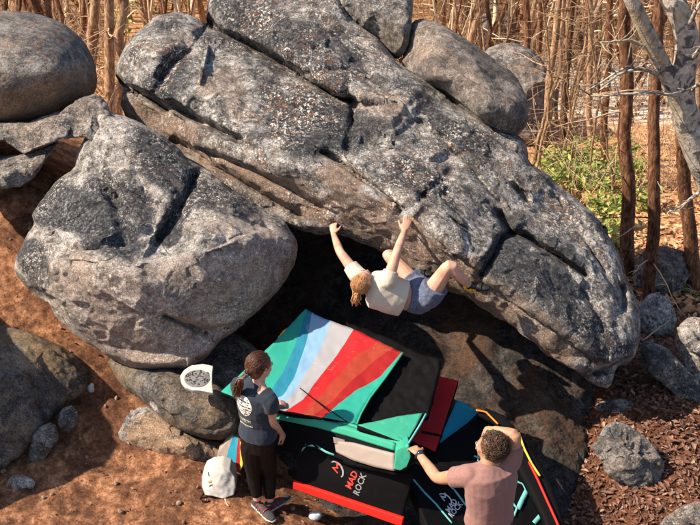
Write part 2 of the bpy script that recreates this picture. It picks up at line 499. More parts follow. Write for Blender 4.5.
main_outline = [(116, 68), (124, 45), (140, 28), (158, 14), (180, 11), (200, 18), (214, 32), (211, 18), (208, 0), (212, -30), (300, -45), (345, -25),
    (344, 6), (360, 25), (378, 41), (400, 63), (423, 78), (460, 106), (500, 132), (524, 140), (527, 160), (551, 177), (575, 198), (596, 218), (611, 240),
    (620, 258), (627, 278), (637, 300), (641, 318), (640, 340), (633, 364), (615, 368), (611, 390), (594, 385), (570, 368), (540, 346), (502, 320),
    (475, 301), (440, 288), (410, 275), (380, 251), (343, 237), (318, 233), (290, 228), (250, 222), (200, 190), (150, 145), (118, 108), (122, 92)]
main_ctrl = [(118, 68, 10.6), (150, 20, 10.9), (205, 25, 10.9), (150, 60, 10.35), (190, 70, 10.2), (215, 0, 11.0), (300, -30, 11.3), (345, -10, 11.2), (360, 30, 10.9),
    (300, 20, 10.7), (250, 30, 10.75), (400, 70, 10.6), (350, 90, 10.1), (300, 70, 10.3), (450, 110, 10.25), (500, 140, 10.2), (420, 130, 9.95), (350, 150, 9.6),
    (300, 130, 9.8), (250, 120, 9.9), (200, 110, 10.1), (150, 105, 10.3), (225, 140, 9.75), (280, 165, 9.5), (340, 185, 9.28), (400, 205, 9.12), (450, 235, 9.05),
    (420, 180, 9.4), (470, 190, 9.55), (520, 180, 9.9), (550, 200, 10.0), (500, 225, 9.45), (490, 270, 9.05), (520, 290, 9.1), (560, 240, 9.6), (600, 240, 9.95),
    (560, 290, 9.3), (600, 290, 9.6), (630, 300, 9.8), (620, 330, 9.45), (638, 335, 9.6), (580, 340, 9.2), (600, 365, 9.3), (550, 328, 9.1), (610, 382, 9.38), (560, 352, 9.2),
    (500, 312, 9.3), (440, 280, 9.35), (400, 262, 9.5), (380, 245, 9.45), (340, 230, 9.5), (300, 222, 9.65), (250, 200, 9.85), (200, 175, 10.1), (150, 135, 10.4), (425, 262, 9.2)]
C = [  # polyline, width px, depth m, step m (side), step reach px
    ([(208, 18), (222, 31), (245, 41), (280, 61), (310, 81), (340, 97), (352, 99)], 4.2, .28, .22, 30),
    ([(352, 99), (355, 120), (349, 148)], 5, .12, .08, 18),
    ([(116, 77), (130, 88), (150, 97), (167, 109)], 3.2, .28, .16, 22),
    ([(172, 104), (200, 120), (240, 139)], 4.0, .28, .10, 20),
    ([(200, 33), (190, 48), (172, 60), (160, 78)], 7, .10, -.06, 20),
    ([(200, 148), (250, 168), (290, 188), (322, 206)], 3, .10, .09, 12),
    ([(176, 140), (215, 165), (260, 192), (300, 214)], 4, .16, .1, 12),
    ([(326, 153), (345, 165), (365, 180), (386, 195), (402, 207)], 3.0, .15, .10, 14),
    ([(402, 207), (440, 240), (475, 268)], 3.0, .03, .05, 10),
    ([(500, 214), (510, 228), (513, 233), (527, 236), (544, 248), (560, 258), (585, 275)], 3.6, .24, .04, 14),
    ([(511, 232), (502, 238), (493, 256), (480, 275)], 3.6, .20, -.06, 22),
    ([(513, 184), (528, 199)], 3.0, .12, .0, 10),
    ([(558, 256), (590, 300), (604, 330)], 3, .03, .04, 14),
    ([(621, 286), (624, 296), (624, 308)], 3.0, .14, .05, 10),
    ([(484, 283), (503, 295), (530, 314), (552, 327), (590, 356)], 2.5, .05, .09, 16),
    ([(451, 170), (430, 190), (418, 203)], 3.2, .06, .0, 12),
    ([(240, 75), (262, 95), (270, 120)], 10, .05, 0, 12),
    ([(360, 60), (372, 80), (392, 96)], 4, .06, .03, 10),
    ([(595, 372), (612, 366), (632, 362)], 3.0, .16, .1, 12),
    ([(420, 120), (445, 140), (470, 165), (500, 200)], 2.6, .08, .06, 18),
    ([(250, 50), (300, 75), (350, 70), (385, 100)], 2.2, .05, -.04, 12),
    ([(560, 200), (585, 240), (605, 270)], 2.4, .07, .05, 14),
    ([(355, 120), (390, 150), (430, 200), (470, 232)], 2.2, .04, .05, 16),
    ([(400, 150), (430, 160), (470, 150), (500, 160)], 5, .04, .03, 16),
]
TZ = [([(210, 160), (260, 182), (310, 205), (345, 212), (380, 232), (420, 262), (470, 290), (520, 322), (570, 360)], 15, 1.0),
      ([(330, 172), (355, 185), (385, 215), (420, 245), (465, 272)], 13, .85),
      ([(130, 112), (160, 122), (190, 140)], 16, .9),
      ([(490, 284), (530, 310), (590, 352)], 6, .6),
      ([(205, 85), (230, 75), (240, 110)], 12, .6), ([(150, 45), (185, 40)], 10, .35), ([(360, 100), (400, 110)], 10, .6), ([(410, 40), (415, 42)], 5, .5)]
boulder('boulder', main_outline, main_ctrl, 'huge grey lichen-spotted granite boulder overhanging the climber', M_ROCK, rim=(11, .20), back=1.5,
        spine=[(200, 85), (535, 262)], cracks=C, tanz=TZ, creases=[([(120, 96), (167, 112), (215, 140), (262, 160), (326, 176), (402, 210), (440, 243), (480, 284), (503, 296), (552, 328), (612, 366)], 1, .011, 22)], chalk=[(407, 213, 6, 1), (368, 188, 6, .9), (376, 193, 6, .9), (384, 197, 4, .7), (335, 216, 5, .6), (321, 196, 4, .5), (415, 268, 4, .4), (523, 330, 7, .5), (578, 358, 6, .4)], darkz=[([(250, 20), (330, 70)], 30, .5), ([(160, 90), (175, 50)], 12, .8), ([(300, 120), (340, 130)], 22, .9), ([(270, 90), (300, 150)], 10, .6), ([(400, 170), (440, 190)], 14, .6), ([(500, 250), (560, 300), (590, 330)], 22, .5), ([(425, 110), (480, 150)], 12, .6), ([(220, 60), (200, 110)], 14, -1.0), ([(235, 75), (245, 120)], 10, -1.0), ([(380, 105), (420, 120)], 12, -.8), ([(430, 230), (480, 240)], 14, -.8), ([(590, 260), (620, 320)], 18, -.6), ([(185, 40), (200, 60)], 10, -.6)], res=1.45, seed=3, facet=.10, ffreq=1.2, amp=(.03, .012, .005), jag=5, backshift=(20, -25))
boulder('boulder', [(405, 50), (407, 27), (418, 18), (440, 24), (470, 42), (500, 61), (520, 82), (530, 105), (528, 125), (515, 138), (494, 139), (464, 121), (433, 99), (408, 78), (400, 62)],
        [(410, 30, 10.9), (440, 40, 10.55), (480, 70, 10.3), (515, 110, 10.2), (525, 90, 10.6), (430, 75, 10.3), (480, 110, 10.1), (415, 60, 10.7), (500, 60, 10.9), (405, 75, 10.95), (435, 97, 10.8), (465, 119, 10.6), (495, 138, 10.5)],
        'long smooth grey-brown block on the upper right edge of the huge boulder', M_ROCK_GREY, rim=(13, .24), back=.9, spine=[(430, 50), (500, 105)], res=1.6, seed=11,
        tanz=[([(430, 50), (500, 110)], 18, .4)], facet=.08, ffreq=1.4, amp=(.03, .012, .005), jag=3)
boulder('boulder', [(345, -40), (335, -5), (338, 10), (356, 30), (374, 46), (396, 62), (409, 50), (412, 22), (413, 0), (408, -40)],
        [(345, 0, 11.0), (380, 10, 10.8), (400, 45, 10.75), (410, 0, 11.0), (375, -35, 11.3), (360, 35, 11.2), (390, 58, 11.1)], 'dark rounded block wedged behind the crest of the huge boulder at the top edge',
        M_ROCK_GREY, rim=(10, .2), back=.8, res=1.8, seed=13, facet=.08)
left_outline = [(98, 104), (112, 112), (130, 118), (155, 130), (180, 150), (205, 170), (230, 190), (262, 208), (285, 222), (296, 238), (296, 260), (284, 285), (264, 305), (240, 325),
    (217, 341), (203, 358), (185, 369), (160, 372), (135, 370), (110, 358), (85, 340), (70, 330), (57, 318), (50, 302), (38, 297), (25, 287), (15, 270), (16, 255), (28, 235),
    (36, 222), (31, 213), (45, 196), (57, 179), (75, 170), (77, 152), (85, 140), (88, 122)]
left_ctrl = [(100, 108, 9.95), (150, 130, 9.85), (205, 170, 9.75), (262, 208, 9.6), (296, 245, 9.4), (120, 150, 9.5), (160, 180, 9.35), (220, 210, 9.2), (80, 165, 9.6), (45, 200, 9.55),
    (60, 210, 9.3), (110, 210, 9.1), (160, 240, 8.95), (100, 255, 8.85), (60, 265, 8.95), (20, 265, 9.3), (40, 290, 9.15), (140, 262, 8.72), (200, 255, 8.75), (250, 250, 8.95),
    (90, 300, 8.85), (60, 315, 9.05), (140, 320, 8.8), (200, 310, 8.85), (250, 300, 9.05), (110, 350, 9.1), (160, 368, 9.1), (200, 350, 9.1), (280, 280, 9.25)]
boulder('boulder', left_outline, left_ctrl, 'big grey and tan boulder with a pointed left edge beside the cave mouth', M_ROCK_TAN, rim=(15, .26), back=1.0,
        spine=[(120, 190), (180, 270)], res=1.4, seed=23, facet=.10, ffreq=1.3, creases=[([(14, 262), (55, 266), (100, 268), (150, 257), (205, 248), (262, 240), (298, 236)], 1, .007, 30)], amp=(.03, .012, .005), jag=5, backshift=(0, 10),
        cracks=[([(194, 176), (184, 200), (166, 229), (156, 242)], 4.5, .17, -.06, 20), ([(80, 250), (110, 246), (136, 236), (150, 232)], 6, .10, .0, 20),
                ([(55, 262), (100, 268), (150, 258), (205, 250), (240, 238)], 3, .0, -.07, 22),
                ([(164, 315), (185, 324), (207, 332)], 2.6, .12, .05, 14), ([(207, 332), (240, 322), (262, 304)], 2.2, .05, .03, 10),
                ([(98, 170), (118, 200), (125, 228)], 7, .07, .03, 14), ([(36, 222), (60, 240), (75, 262)], 4, .04, .03, 10), ([(30, 290), (55, 300), (62, 318)], 3, .1, .05, 10),
                ([(112, 135), (135, 165), (150, 200)], 6, .04, .02, 14), ([(205, 190), (230, 215), (265, 225)], 5, .05, .03, 14)],
        darkz=[([(50, 200), (85, 215), (120, 240)], 18, 1.6), ([(150, 150), (190, 185)], 18, 1.0), ([(185, 195), (165, 235)], 9, 2.0), ([(205, 195), (240, 205)], 12, 1.3), ([(30, 250), (45, 280)], 12, 1.2), ([(180, 285), (200, 300)], 16, 1.0), ([(100, 190), (140, 210)], 14, .9), ([(85, 290), (150, 330), (230, 300)], 26, -1.5), ([(70, 310), (60, 290)], 10, -1.5)],
        tanz=[([(80, 290), (140, 300), (200, 290), (260, 270)], 34, .55), ([(100, 340), (160, 350), (210, 325)], 26, .9), ([(115, 140), (130, 160)], 14, .3), ([(225, 225), (270, 245)], 16, .5)])
boulder('boulder', [(-70, 20), (-30, 12), (5, 10), (35, 13), (62, 22), (84, 40), (95, 62), (98, 84), (91, 101), (76, 112), (55, 121), (20, 127), (-20, 128), (-70, 112), (-95, 65)],
        [(0, 70, 9.9), (60, 70, 10.0), (30, 30, 10.2), (90, 80, 10.3), (40, 110, 10.05), (-60, 70, 10.1)], 'large smooth egg-shaped boulder at the top left corner', M_ROCK_ROUND,
        rim=(62, .75), back=1.2, res=1.8, seed=31, facet=.0, amp=(.05, .008, .003), tanz=[([(-40, 105), (30, 105), (85, 90)], 22, .7)])
boulder('boulder', [(-70, 124), (30, 122), (60, 112), (74, 122), (66, 137), (42, 146), (24, 154), (4, 141), (-70, 146)],
        [(0, 125, 10.15), (0, 138, 9.85), (60, 114, 10.1), (50, 132, 9.8), (24, 150, 9.85), (-60, 135, 9.9)], 'flat grey rock ledge directly beneath the egg-shaped boulder', M_ROCK_GREY, rim=(4, .06), back=.9,
        spine=[(-20, 133), (50, 130)], res=1.3, seed=37, facet=.10, ffreq=2.2, amp=(.02, .012, .005), jag=3, sm=0)
boulder('boulder', [(58, 116), (78, 99), (94, 93), (108, 103), (113, 120), (124, 148), (98, 146), (84, 138), (64, 138)],
        [(62, 118, 10.0), (94, 96, 10.1), (90, 118, 9.75), (112, 130, 9.85), (70, 134, 9.8)], 'angular grey block wedged between the egg-shaped boulder and the pointed boulder', M_ROCK_GREY, rim=(4, .06), back=.8,
        res=1.3, seed=38, facet=.10, ffreq=2.2, amp=(.02, .012, .005), jag=3, sm=0)
boulder('boulder', [(-50, 158), (4, 156), (30, 152), (59, 141), (46, 160), (36, 176), (20, 188), (-50, 192)],
        [(0, 158, 9.95), (50, 148, 9.9), (10, 172, 9.6), (20, 184, 9.65), (-40, 175, 9.65)], 'pale grey wedge of rock on the orange dirt under the grey ledge', M_ROCK_GREY, rim=(4, .06), back=.6,
        spine=[(-25, 174), (34, 160)], res=1.3, seed=39, facet=.10, ffreq=2.2, amp=(.02, .012, .005), jag=3, sm=0)
boulder('boulder', [(104, 356), (140, 366), (185, 368), (205, 372), (228, 394), (242, 410), (244, 428), (238, 439), (212, 441), (185, 433), (163, 421), (146, 402), (120, 386)],
        [(120, 365, 9.5), (170, 380, 9.15), (220, 400, 9.1), (240, 430, 9.2), (200, 430, 9.05), (150, 395, 9.2), (200, 380, 9.35)], 'low rounded brown-grey rock under the pointed boulder, left of the standing woman',
        M_ROCK_BROWN, rim=(14, .24), back=.8, spine=[(150, 385), (215, 415)], res=1.5, seed=41, facet=.06, ffreq=1.6, amp=(.03, .012, .006), cracks=[([(165, 402), (172, 410), (180, 424)], 2, .04, 0, 5)])
boulder('boulder', [(180, 372), (192, 345), (208, 334), (230, 331), (255, 345), (275, 372), (268, 400), (245, 412), (215, 404), (195, 392)],
        [(200, 350, 9.85), (230, 345, 9.9), (215, 380, 9.5), (250, 380, 9.7), (240, 405, 9.45)], 'mottled grey rock behind the standing woman at the cave mouth', M_ROCK_GREY,
        rim=(24, .35), back=.8, res=1.6, seed=43, facet=.04)
boulder('boulder', [(-60, 322), (-10, 322), (35, 334), (68, 350), (95, 372), (88, 392), (66, 408), (44, 430), (24, 452), (0, 474), (-60, 500), (-90, 400)],
        [(-40, 340, 9.4), (20, 345, 9.35), (80, 375, 9.5), (0, 400, 9.0), (50, 410, 9.25), (0, 460, 9.0), (-60, 450, 8.9)], 'broad brown mossy slab in the shade at the left edge', M_ROCK_BROWN,
        rim=(18, .28), back=.9, spine=[(-40, 400), (40, 380)], res=1.8, seed=47, facet=.08, ffreq=1.2, amp=(.05, .02, .006), tanz=[([(-20, 345), (50, 355)], 16, .6)])  # tan zone paints in the sunlit patch along the slab's top
boulder('boulder', [(-70, 420), (-95, 330), (-120, 270), (-150, 220), (-200, 190), (-270, 200), (-330, 250), (-330, 380), (-250, 500), (-120, 520), (-60, 480)],
        [(-200, 250, 8.2), (-200, 420, 8.0), (-90, 400, 8.6), (-180, 220, 8.7), (-300, 300, 8.8), (-100, 480, 8.6)], 'tall weathered boulder added out of view beyond the left edge to shade the mossy slab', M_ROCK_BROWN, rim=(40, .5), back=1.1, res=4, seed=49)  # unseen boulder, added for the shade it casts on the left slab
# cave floor / back wall slab
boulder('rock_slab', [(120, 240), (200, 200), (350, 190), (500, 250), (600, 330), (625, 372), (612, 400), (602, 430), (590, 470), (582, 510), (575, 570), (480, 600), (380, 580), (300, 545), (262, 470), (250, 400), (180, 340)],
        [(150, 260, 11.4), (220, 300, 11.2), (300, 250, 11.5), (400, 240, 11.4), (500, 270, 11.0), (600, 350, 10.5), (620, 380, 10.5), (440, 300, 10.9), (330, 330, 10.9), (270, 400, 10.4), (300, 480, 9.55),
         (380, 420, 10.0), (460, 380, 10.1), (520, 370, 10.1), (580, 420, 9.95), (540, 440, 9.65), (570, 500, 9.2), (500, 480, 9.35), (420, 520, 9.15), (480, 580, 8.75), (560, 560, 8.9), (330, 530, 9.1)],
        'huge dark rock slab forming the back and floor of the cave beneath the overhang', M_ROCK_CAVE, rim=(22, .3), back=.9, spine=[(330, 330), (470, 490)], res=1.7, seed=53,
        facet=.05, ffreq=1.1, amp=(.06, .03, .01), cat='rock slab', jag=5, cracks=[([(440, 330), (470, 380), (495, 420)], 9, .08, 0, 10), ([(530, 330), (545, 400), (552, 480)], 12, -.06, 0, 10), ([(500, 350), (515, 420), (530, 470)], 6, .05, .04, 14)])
# ------------------------------------------------------------------ ground
gc = [(270, 512, 8.9), (130, 470, 9.2), (200, 525, 8.72), (0, 525, 8.62), (-80, 500, 8.8), (0, 450, 9.25), (100, 400, 9.65), (60, 430, 9.35), (0, 330, 9.75), (-80, 300, 9.9), (20, 210, 10.2),
      (60, 170, 10.6), (-40, 170, 10.5), (150, 420, 9.55), (225, 470, 9.12), (300, 525, 8.85), (560, 525, 9.0), (600, 480, 9.35), (640, 430, 9.75), (690, 520, 8.85), (690, 440, 9.6), (610, 400, 10.05), (690, 390, 10.25), (750, 450, 9.5),
      (640, 345, 11.2), (648, 302, 12.7), (700, 300, 12.9), (690, 250, 14.6), (600, 200, 18), (760, 220, 16), (600, 100, 25), (700, 100, 25), (350, 100, 25), (100, 90, 20), (120, 60, 25), (0, 60, 25), (350, 0, 36), (0, 0, 36), (700, 0, 36), (1000, 100, 24), (-300, 100, 24),
      (400, 400, 10.9), (330, 470, 10.3), (300, 350, 11.9), (480, 470, 10.2), (540, 470, 9.95), (530, 400, 10.6), (440, 330, 11.5), (200, 330, 10.8), (430, 520, 9.6), (500, 525, 9.4), (590, 430, 10.0)]
gw = [P(*q) for q in gc]
gw += [np.array(q) for q in [(0, 3.0, .4), (0, 5.0, -.3), (-2.5, 3.5, 1.0), (0, -4, -.4), (-3, -4, -.3), (3, -4, -.6), (-6, -2, .6), (7, -2, -.4), (-7, 3, 1.6), (0, -9, -1.0), (-9, -9, 0), (9, -9, -1.5), (-14, 6, 1.5), (12, 6, -1.0), (0, 55, -6), (-40, 55, -5.5), (40, 55, -6), (50, 0, -3), (-50, 0, 2), (0, -40, -4)]]
gw = np.array(gw)
gfun = tps(gw[:, :2], gw[:, 2], 2e-4)
def ground_z(x, y):
    x = np.atleast_1d(np.asarray(x, float)); y = np.atleast_1d(np.asarray(y, float))
    p = np.stack([x, y], 1); z = gfun(p)
    r = np.sqrt((x) ** 2 + (y - 10) ** 2)
    far = np.clip((r - 42) / 20, 0, 1)
    z = z * (1 - far) + far * (-6.0)
    q = np.stack([x, y, np.zeros(len(x))], 1)
    nearf = np.clip((6.5 - np.abs(x)) / 1.5, 0, 1) * np.clip((y + 3.2) / 1, 0, 1) * np.clip((8 - y) / 1, 0, 1)
    z = z + nearf * (.012 * fbm(q, 12, 3, 33, .6, True) + .045 * fbm(q, 2.1, 4, 35, .55, True))
    z = z + .05 * fbm(q, .9, 4, 5) * 1.2 + .012 * fbm(q, 7, 3, 9) + .25 * np.clip((r - 12) / 10, 0, 1) * fbm(q, .18, 3, 15)
    return z

def ground_mesh():
    def axis(a0, a1, step, lim, g=1.09):
        v = list(np.arange(a0, a1, step)); s = step
        lo = v[0]; hi = v[-1]; L = []; H = []
        while lo > -lim: s *= g; lo -= s; L.append(lo)
        s = step
        while hi < lim: s *= g; hi += s; H.append(hi)
        return np.array(L[::-1] + v + H)
    xs = axis(-4.6, 4.6, .028, 400); ys = axis(-1.8, 6.5, .028, 400)
    X, Y = np.meshgrid(xs, ys); Z = ground_z(X.ravel(), Y.ravel())
    n, m = X.shape
    idx = np.arange(n * m).reshape(n, m)
    f = np.stack([idx[:-1, :-1], idx[:-1, 1:], idx[1:, 1:], idx[1:, :-1]], -1).reshape(-1, 4)
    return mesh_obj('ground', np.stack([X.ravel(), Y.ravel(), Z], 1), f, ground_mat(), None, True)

def ground_mat():
    t = NT('dirt_and_leaf_litter'); co = t.n('ShaderNodeNewGeometry').outputs['Position']
    sx = t.n('ShaderNodeSeparateXYZ'); t.l(co, sx.inputs[0])
    n1 = t.noise(co, 2.2, 6, .6, .4); n2 = t.noise(co, 14, 7, .7); n3 = t.noise(co, 60, 5, .7)
    dirt = t.ramp(n2, [(.28, (.10, .045, .025, 1)), (.45, (.27, .12, .062, 1)), (.6, (.52, .265, .15, 1)), (.78, (.74, .49, .33, 1))])
    dirt = t.mix(t.math('MULTIPLY', t.ramp(t.noise(co, 1.7, 7, .7, .6), [(.44, 0), (.56, 1)]), .85), dirt, t.ramp(n2, [(.3, (.05, .025, .016, 1)), (.7, (.19, .085, .05, 1))]))
    peb = t.ramp(n3, [(.3, .55), (.55, 1.05), (.75, 1.5)])
    dirt = t.mix(1.0, dirt, peb, 'MULTIPLY')
    leaf = t.ramp(t.math('ADD', t.math('MULTIPLY', n2, .5), t.math('MULTIPLY', n3, .5)), [(.32, (.04, .018, .011, 1)), (.48, (.12, .05, .028, 1)), (.6, (.2, .09, .05, 1)), (.75, (.32, .17, .1, 1))])
    forest = t.ramp(n2, [(.3, (.30, .14, .065, 1)), (.5, (.50, .27, .13, 1)), (.7, (.72, .47, .27, 1))])  # brightened leaf colours stand in for the forest's hazy glow
    # right side is leaf litter, left side bare dirt
    mx = t.math('ADD', t.math('MULTIPLY', sx.outputs[0], .7), t.math('MULTIPLY', t.math('SUBTRACT', n1, .5), 2.0))
    m = t.ramp(t.math('ADD', mx, 0.3), [(.3, 0), (.75, 1)])
    col = t.mix(m, dirt, leaf)
    my = t.math('ADD', t.math('MULTIPLY', sx.outputs[1], .25), t.math('MULTIPLY', t.math('SUBTRACT', n1, .5), .8))
    m2 = t.ramp(t.math('SUBTRACT', my, 1.15), [(.1, 0), (.6, 1)])
    col = t.mix(m2, col, forest)
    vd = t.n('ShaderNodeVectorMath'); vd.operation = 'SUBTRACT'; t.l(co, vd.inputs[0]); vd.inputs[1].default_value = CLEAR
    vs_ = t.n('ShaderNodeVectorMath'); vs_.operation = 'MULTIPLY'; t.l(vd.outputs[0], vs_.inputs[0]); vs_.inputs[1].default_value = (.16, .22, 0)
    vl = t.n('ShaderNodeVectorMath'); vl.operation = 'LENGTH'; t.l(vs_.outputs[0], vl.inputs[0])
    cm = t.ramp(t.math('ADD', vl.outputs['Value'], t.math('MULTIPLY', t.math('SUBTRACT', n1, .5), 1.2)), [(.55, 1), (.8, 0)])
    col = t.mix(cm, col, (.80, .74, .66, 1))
    return t.finish(col, .95, t.bump(t.noise(co, 22, 8, .78), .9, .035), .15)

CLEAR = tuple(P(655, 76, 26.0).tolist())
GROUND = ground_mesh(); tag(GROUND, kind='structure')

def ground_hit(px, py, d0=7.0, d1=70):
    d = np.arange(d0, d1, .08)
    w = P(np.full(len(d), px), np.full(len(d), py), d)
    z = gfun(w[:, :2])
    r = np.sqrt(w[:, 0] ** 2 + (w[:, 1] - 10) ** 2); far = np.clip((r - 42) / 20, 0, 1); z = z * (1 - far) - 6 * far
    k = np.where(w[:, 2] <= z)[0]
    k = k[0] if len(k) else len(d) - 1
    q = w[k].copy(); q[2] = ground_z(q[0], q[1])[0]
    return q, d[k]
M_ROCK_LEDGE = rock_material('granite_ledge', mid=.22, light=.42, tan=(.42, .29, .20, 1), tanamt=1.5, orange=.1, speck=.15, darkness=-.05)
small = [
 ([(57, 418), (62, 408), (72, 404), (79, 412), (77, 424), (68, 432), (60, 430)], 9.25, 'small grey stone on the shaded dirt at the end of the mossy slab', M_ROCK_GREY),
 ([(28, 452), (32, 436), (44, 425), (55, 425), (58, 438), (48, 455), (38, 468), (28, 465)], 9.1, 'oblong grey stone lying along the lower edge of the mossy slab', M_ROCK_GREY),
 ([(6, 486), (10, 476), (22, 474), (36, 480), (34, 490), (18, 494)], 8.9, 'flat pale stone where the mossy slab meets the sunlit dirt', M_ROCK_TAN),
 ([(128, 390), (140, 388), (142, 394), (132, 396)], 9.35, 'little tan stone chip in the shade under the pointed boulder', M_ROCK_TAN),
 ([(148, 402), (158, 398), (170, 408), (168, 415), (155, 412)], 9.25, 'cluster-like tan stone at the foot of the low rounded rock', M_ROCK_TAN),
 ([(116, 436), (126, 414), (144, 404), (166, 416), (190, 432), (216, 442), (244, 446), (262, 462), (256, 478), (232, 474), (205, 474), (176, 464), (146, 456), (124, 450)], 9.30, 'long smooth tan rock ledge between the red dirt and the low rounded rock', M_ROCK_LEDGE),
 ([(594, 408), (602, 400), (625, 398), (645, 403), (656, 411), (646, 420), (620, 422), (600, 418)], 9.95, 'low flat grey rock among the leaves below the right end of the boulder', M_ROCK_GREY),
 ([(596, 440), (604, 424), (618, 420), (636, 428), (652, 442), (664, 462), (660, 482), (648, 496), (630, 488), (612, 474), (604, 456)], 9.5, 'angular grey rock half buried in the leaf litter at lower right', M_ROCK_GREY),
 ([(650, 540), (664, 520), (682, 508), (705, 504), (730, 520), (720, 550)], 8.9, 'grey rock poking in at the bottom right corner', M_ROCK_GREY),
 ([(634, 318), (640, 304), (654, 294), (668, 298), (676, 314), (673, 332), (660, 340), (644, 338)], 11.1, 'upright sunlit rock just right of the huge boulder below the thin pine', M_ROCK_TAN),
 ([(674, 344), (678, 326), (690, 316), (712, 318), (730, 350), (722, 400), (700, 398), (688, 376), (682, 356)], 10.3, 'tall pale rock at the right edge beside the mottled slab', M_ROCK_TAN),
 ([(636, 350), (644, 340), (664, 346), (684, 366), (700, 384), (708, 404), (700, 414), (684, 402), (664, 384), (648, 372)], 10.55, 'mottled slab sloping down between the two pale rocks on the right', M_ROCK_GREY),
 ([(636, 300), (632, 276), (640, 252), (660, 244), (688, 252), (694, 270), (680, 296), (660, 300)], 14.2, 'dark grey rock between the two straight pines behind the boulder', M_ROCK_GREY),
 ([(500, 160), (498, 138), (514, 132), (526, 140), (530, 160), (518, 172)], 10.9, 'grey rock wedged under the right end of the long block', M_ROCK_GREY),
]
for k, (ol, D0, lb, mt) in enumerate(small):
    A = np.array(ol, float); c = A.mean(0)
    if 'wedged' not in lb:
        low = A[A[:, 1].argmax()]
        D0 = min(D0, ground_hit(low[0], low[1] - 3)[1]) if low[1] > 400 else ground_hit(low[0], low[1] - 3)[1]; sz = np.sqrt(((A - c) ** 2).sum(1)).mean()
    bul = sz * D0 / FPX * .55
    ct = [(c[0], c[1], D0 - bul)] + [(a[0], a[1], D0 + .12 * bul * ((q % 3) - 1)) for q, a in enumerate(ol)]
    boulder('rock', ol, ct, lb, mt, rim=(sz * .5, bul * .6), back=sz * D0 / FPX * .9, res=1.3 if D0 < 12 else 1.6, seed=60 + k, facet=min(.13, sz * .0045) if sz < 40 else .05, ffreq=2.6,
            amp=(.03, .012, .004) if sz > 12 else (.008, .005, .002), cat='rock', jag=1.5)
for k, (ol, D0, lb) in enumerate([
    ([(466, 40), (466, 20), (478, 8), (500, 6), (514, 22), (516, 46), (500, 60), (478, 56)], 19.0, 'squarish grey outcrop in the forest behind the long block'),
    ([(478, 90), (474, 62), (492, 44), (520, 42), (546, 62), (556, 92), (552, 130), (530, 150), (498, 130)], 17.5, 'larger grey outcrop lower down in the forest behind the thin pines')]):
    A = np.array(ol, float); c = A.mean(0); D0 = ground_hit(c[0], A[:, 1].max() - 4)[1] - .3
    boulder('rock', ol, [(c[0], c[1], D0 - .4)] + [(a[0], a[1], D0) for a in ol], lb, M_ROCK_GREY, rim=(14, .4), back=1.2, res=1.6, seed=90 + k, facet=.12, ffreq=1.4, cat='rock', jag=4)
# ------------------------------------------------------------------ forest
def bark_mat(name, a, b, c, sc=1.0):
    t = NT(name); co = t.n('ShaderNodeNewGeometry').outputs['Position']
    mp = t.n('ShaderNodeMapping'); mp.inputs['Scale'].default_value = (1, 1, .28); t.l(co, mp.inputs[0]); v = mp.outputs[0]
    n = t.noise(v, 30 * sc, 7, .78, .4); n2 = t.noise(co, 3, 4, .6)
    col = t.ramp(n, [(.38, a), (.5, b), (.62, c)])
    col = t.mix(1.0, col, t.ramp(n2, [(.3, .6), (.7, 1.35)]), 'MULTIPLY')
    return t.finish(col, .9, t.bump(n, 1.0, .06), .15)
M_PINE = bark_mat('pine_bark', (.06, .028, .017, 1), (.24, .11, .06, 1), (.45, .25, .16, 1))
M_PINE2 = bark_mat('pale_bark', (.2, .11, .065, 1), (.5, .31, .19, 1), (.75, .56, .4, 1))  # bark albedo raised in place of the sunlit forest haze
M_PINE3 = bark_mat('dark_bark', (.04, .022, .015, 1), (.14, .075, .045, 1), (.28, .17, .11, 1))
def sycamore_mat():
    t = NT('mottled_pale_bark'); co = t.n('ShaderNodeNewGeometry').outputs['Position']
    n = t.noise(co, 7, 6, .65, .8); n2 = t.noise(co, 22, 6, .7); n3 = t.noise(co, 3, 4, .5)
    col = t.ramp(n2, [(.3, (.22, .19, .16, 1)), (.5, (.42, .37, .32, 1)), (.7, (.62, .57, .5, 1))])
    col = t.mix(t.ramp(n, [(.50, 0), (.57, 1)]), col, (.09, .085, .085, 1))
    col = t.mix(t.ramp(n3, [(.5, 0), (.62, .6)]), col, (.33, .26, .16, 1))
    return t.finish(col, .85, t.bump(n2, .8, .02), .2)
M_SYC = sycamore_mat()
M_TWIG = simple('dry_twig', (.55, .38, .25), .9, var=.4)

def wob(pts, amp, f=1.0, seed=0):
    p = np.array([list(q) for q in pts], float)
    L = np.linspace(0, 1, len(p)) * 6 * f
    q = np.stack([L, np.full(len(p), seed * 1.7), np.zeros(len(p))], 1)
    p[:, 0] += amp * vnoise(q + .37, 3); p[:, 1] += amp * vnoise(q + 9.1, 4)
    return p
def lerp_pts(a, b, n):
    a = np.array(list(a)); b = np.array(list(b)); return [a + (b - a) * t for t in np.linspace(0, 1, n)]

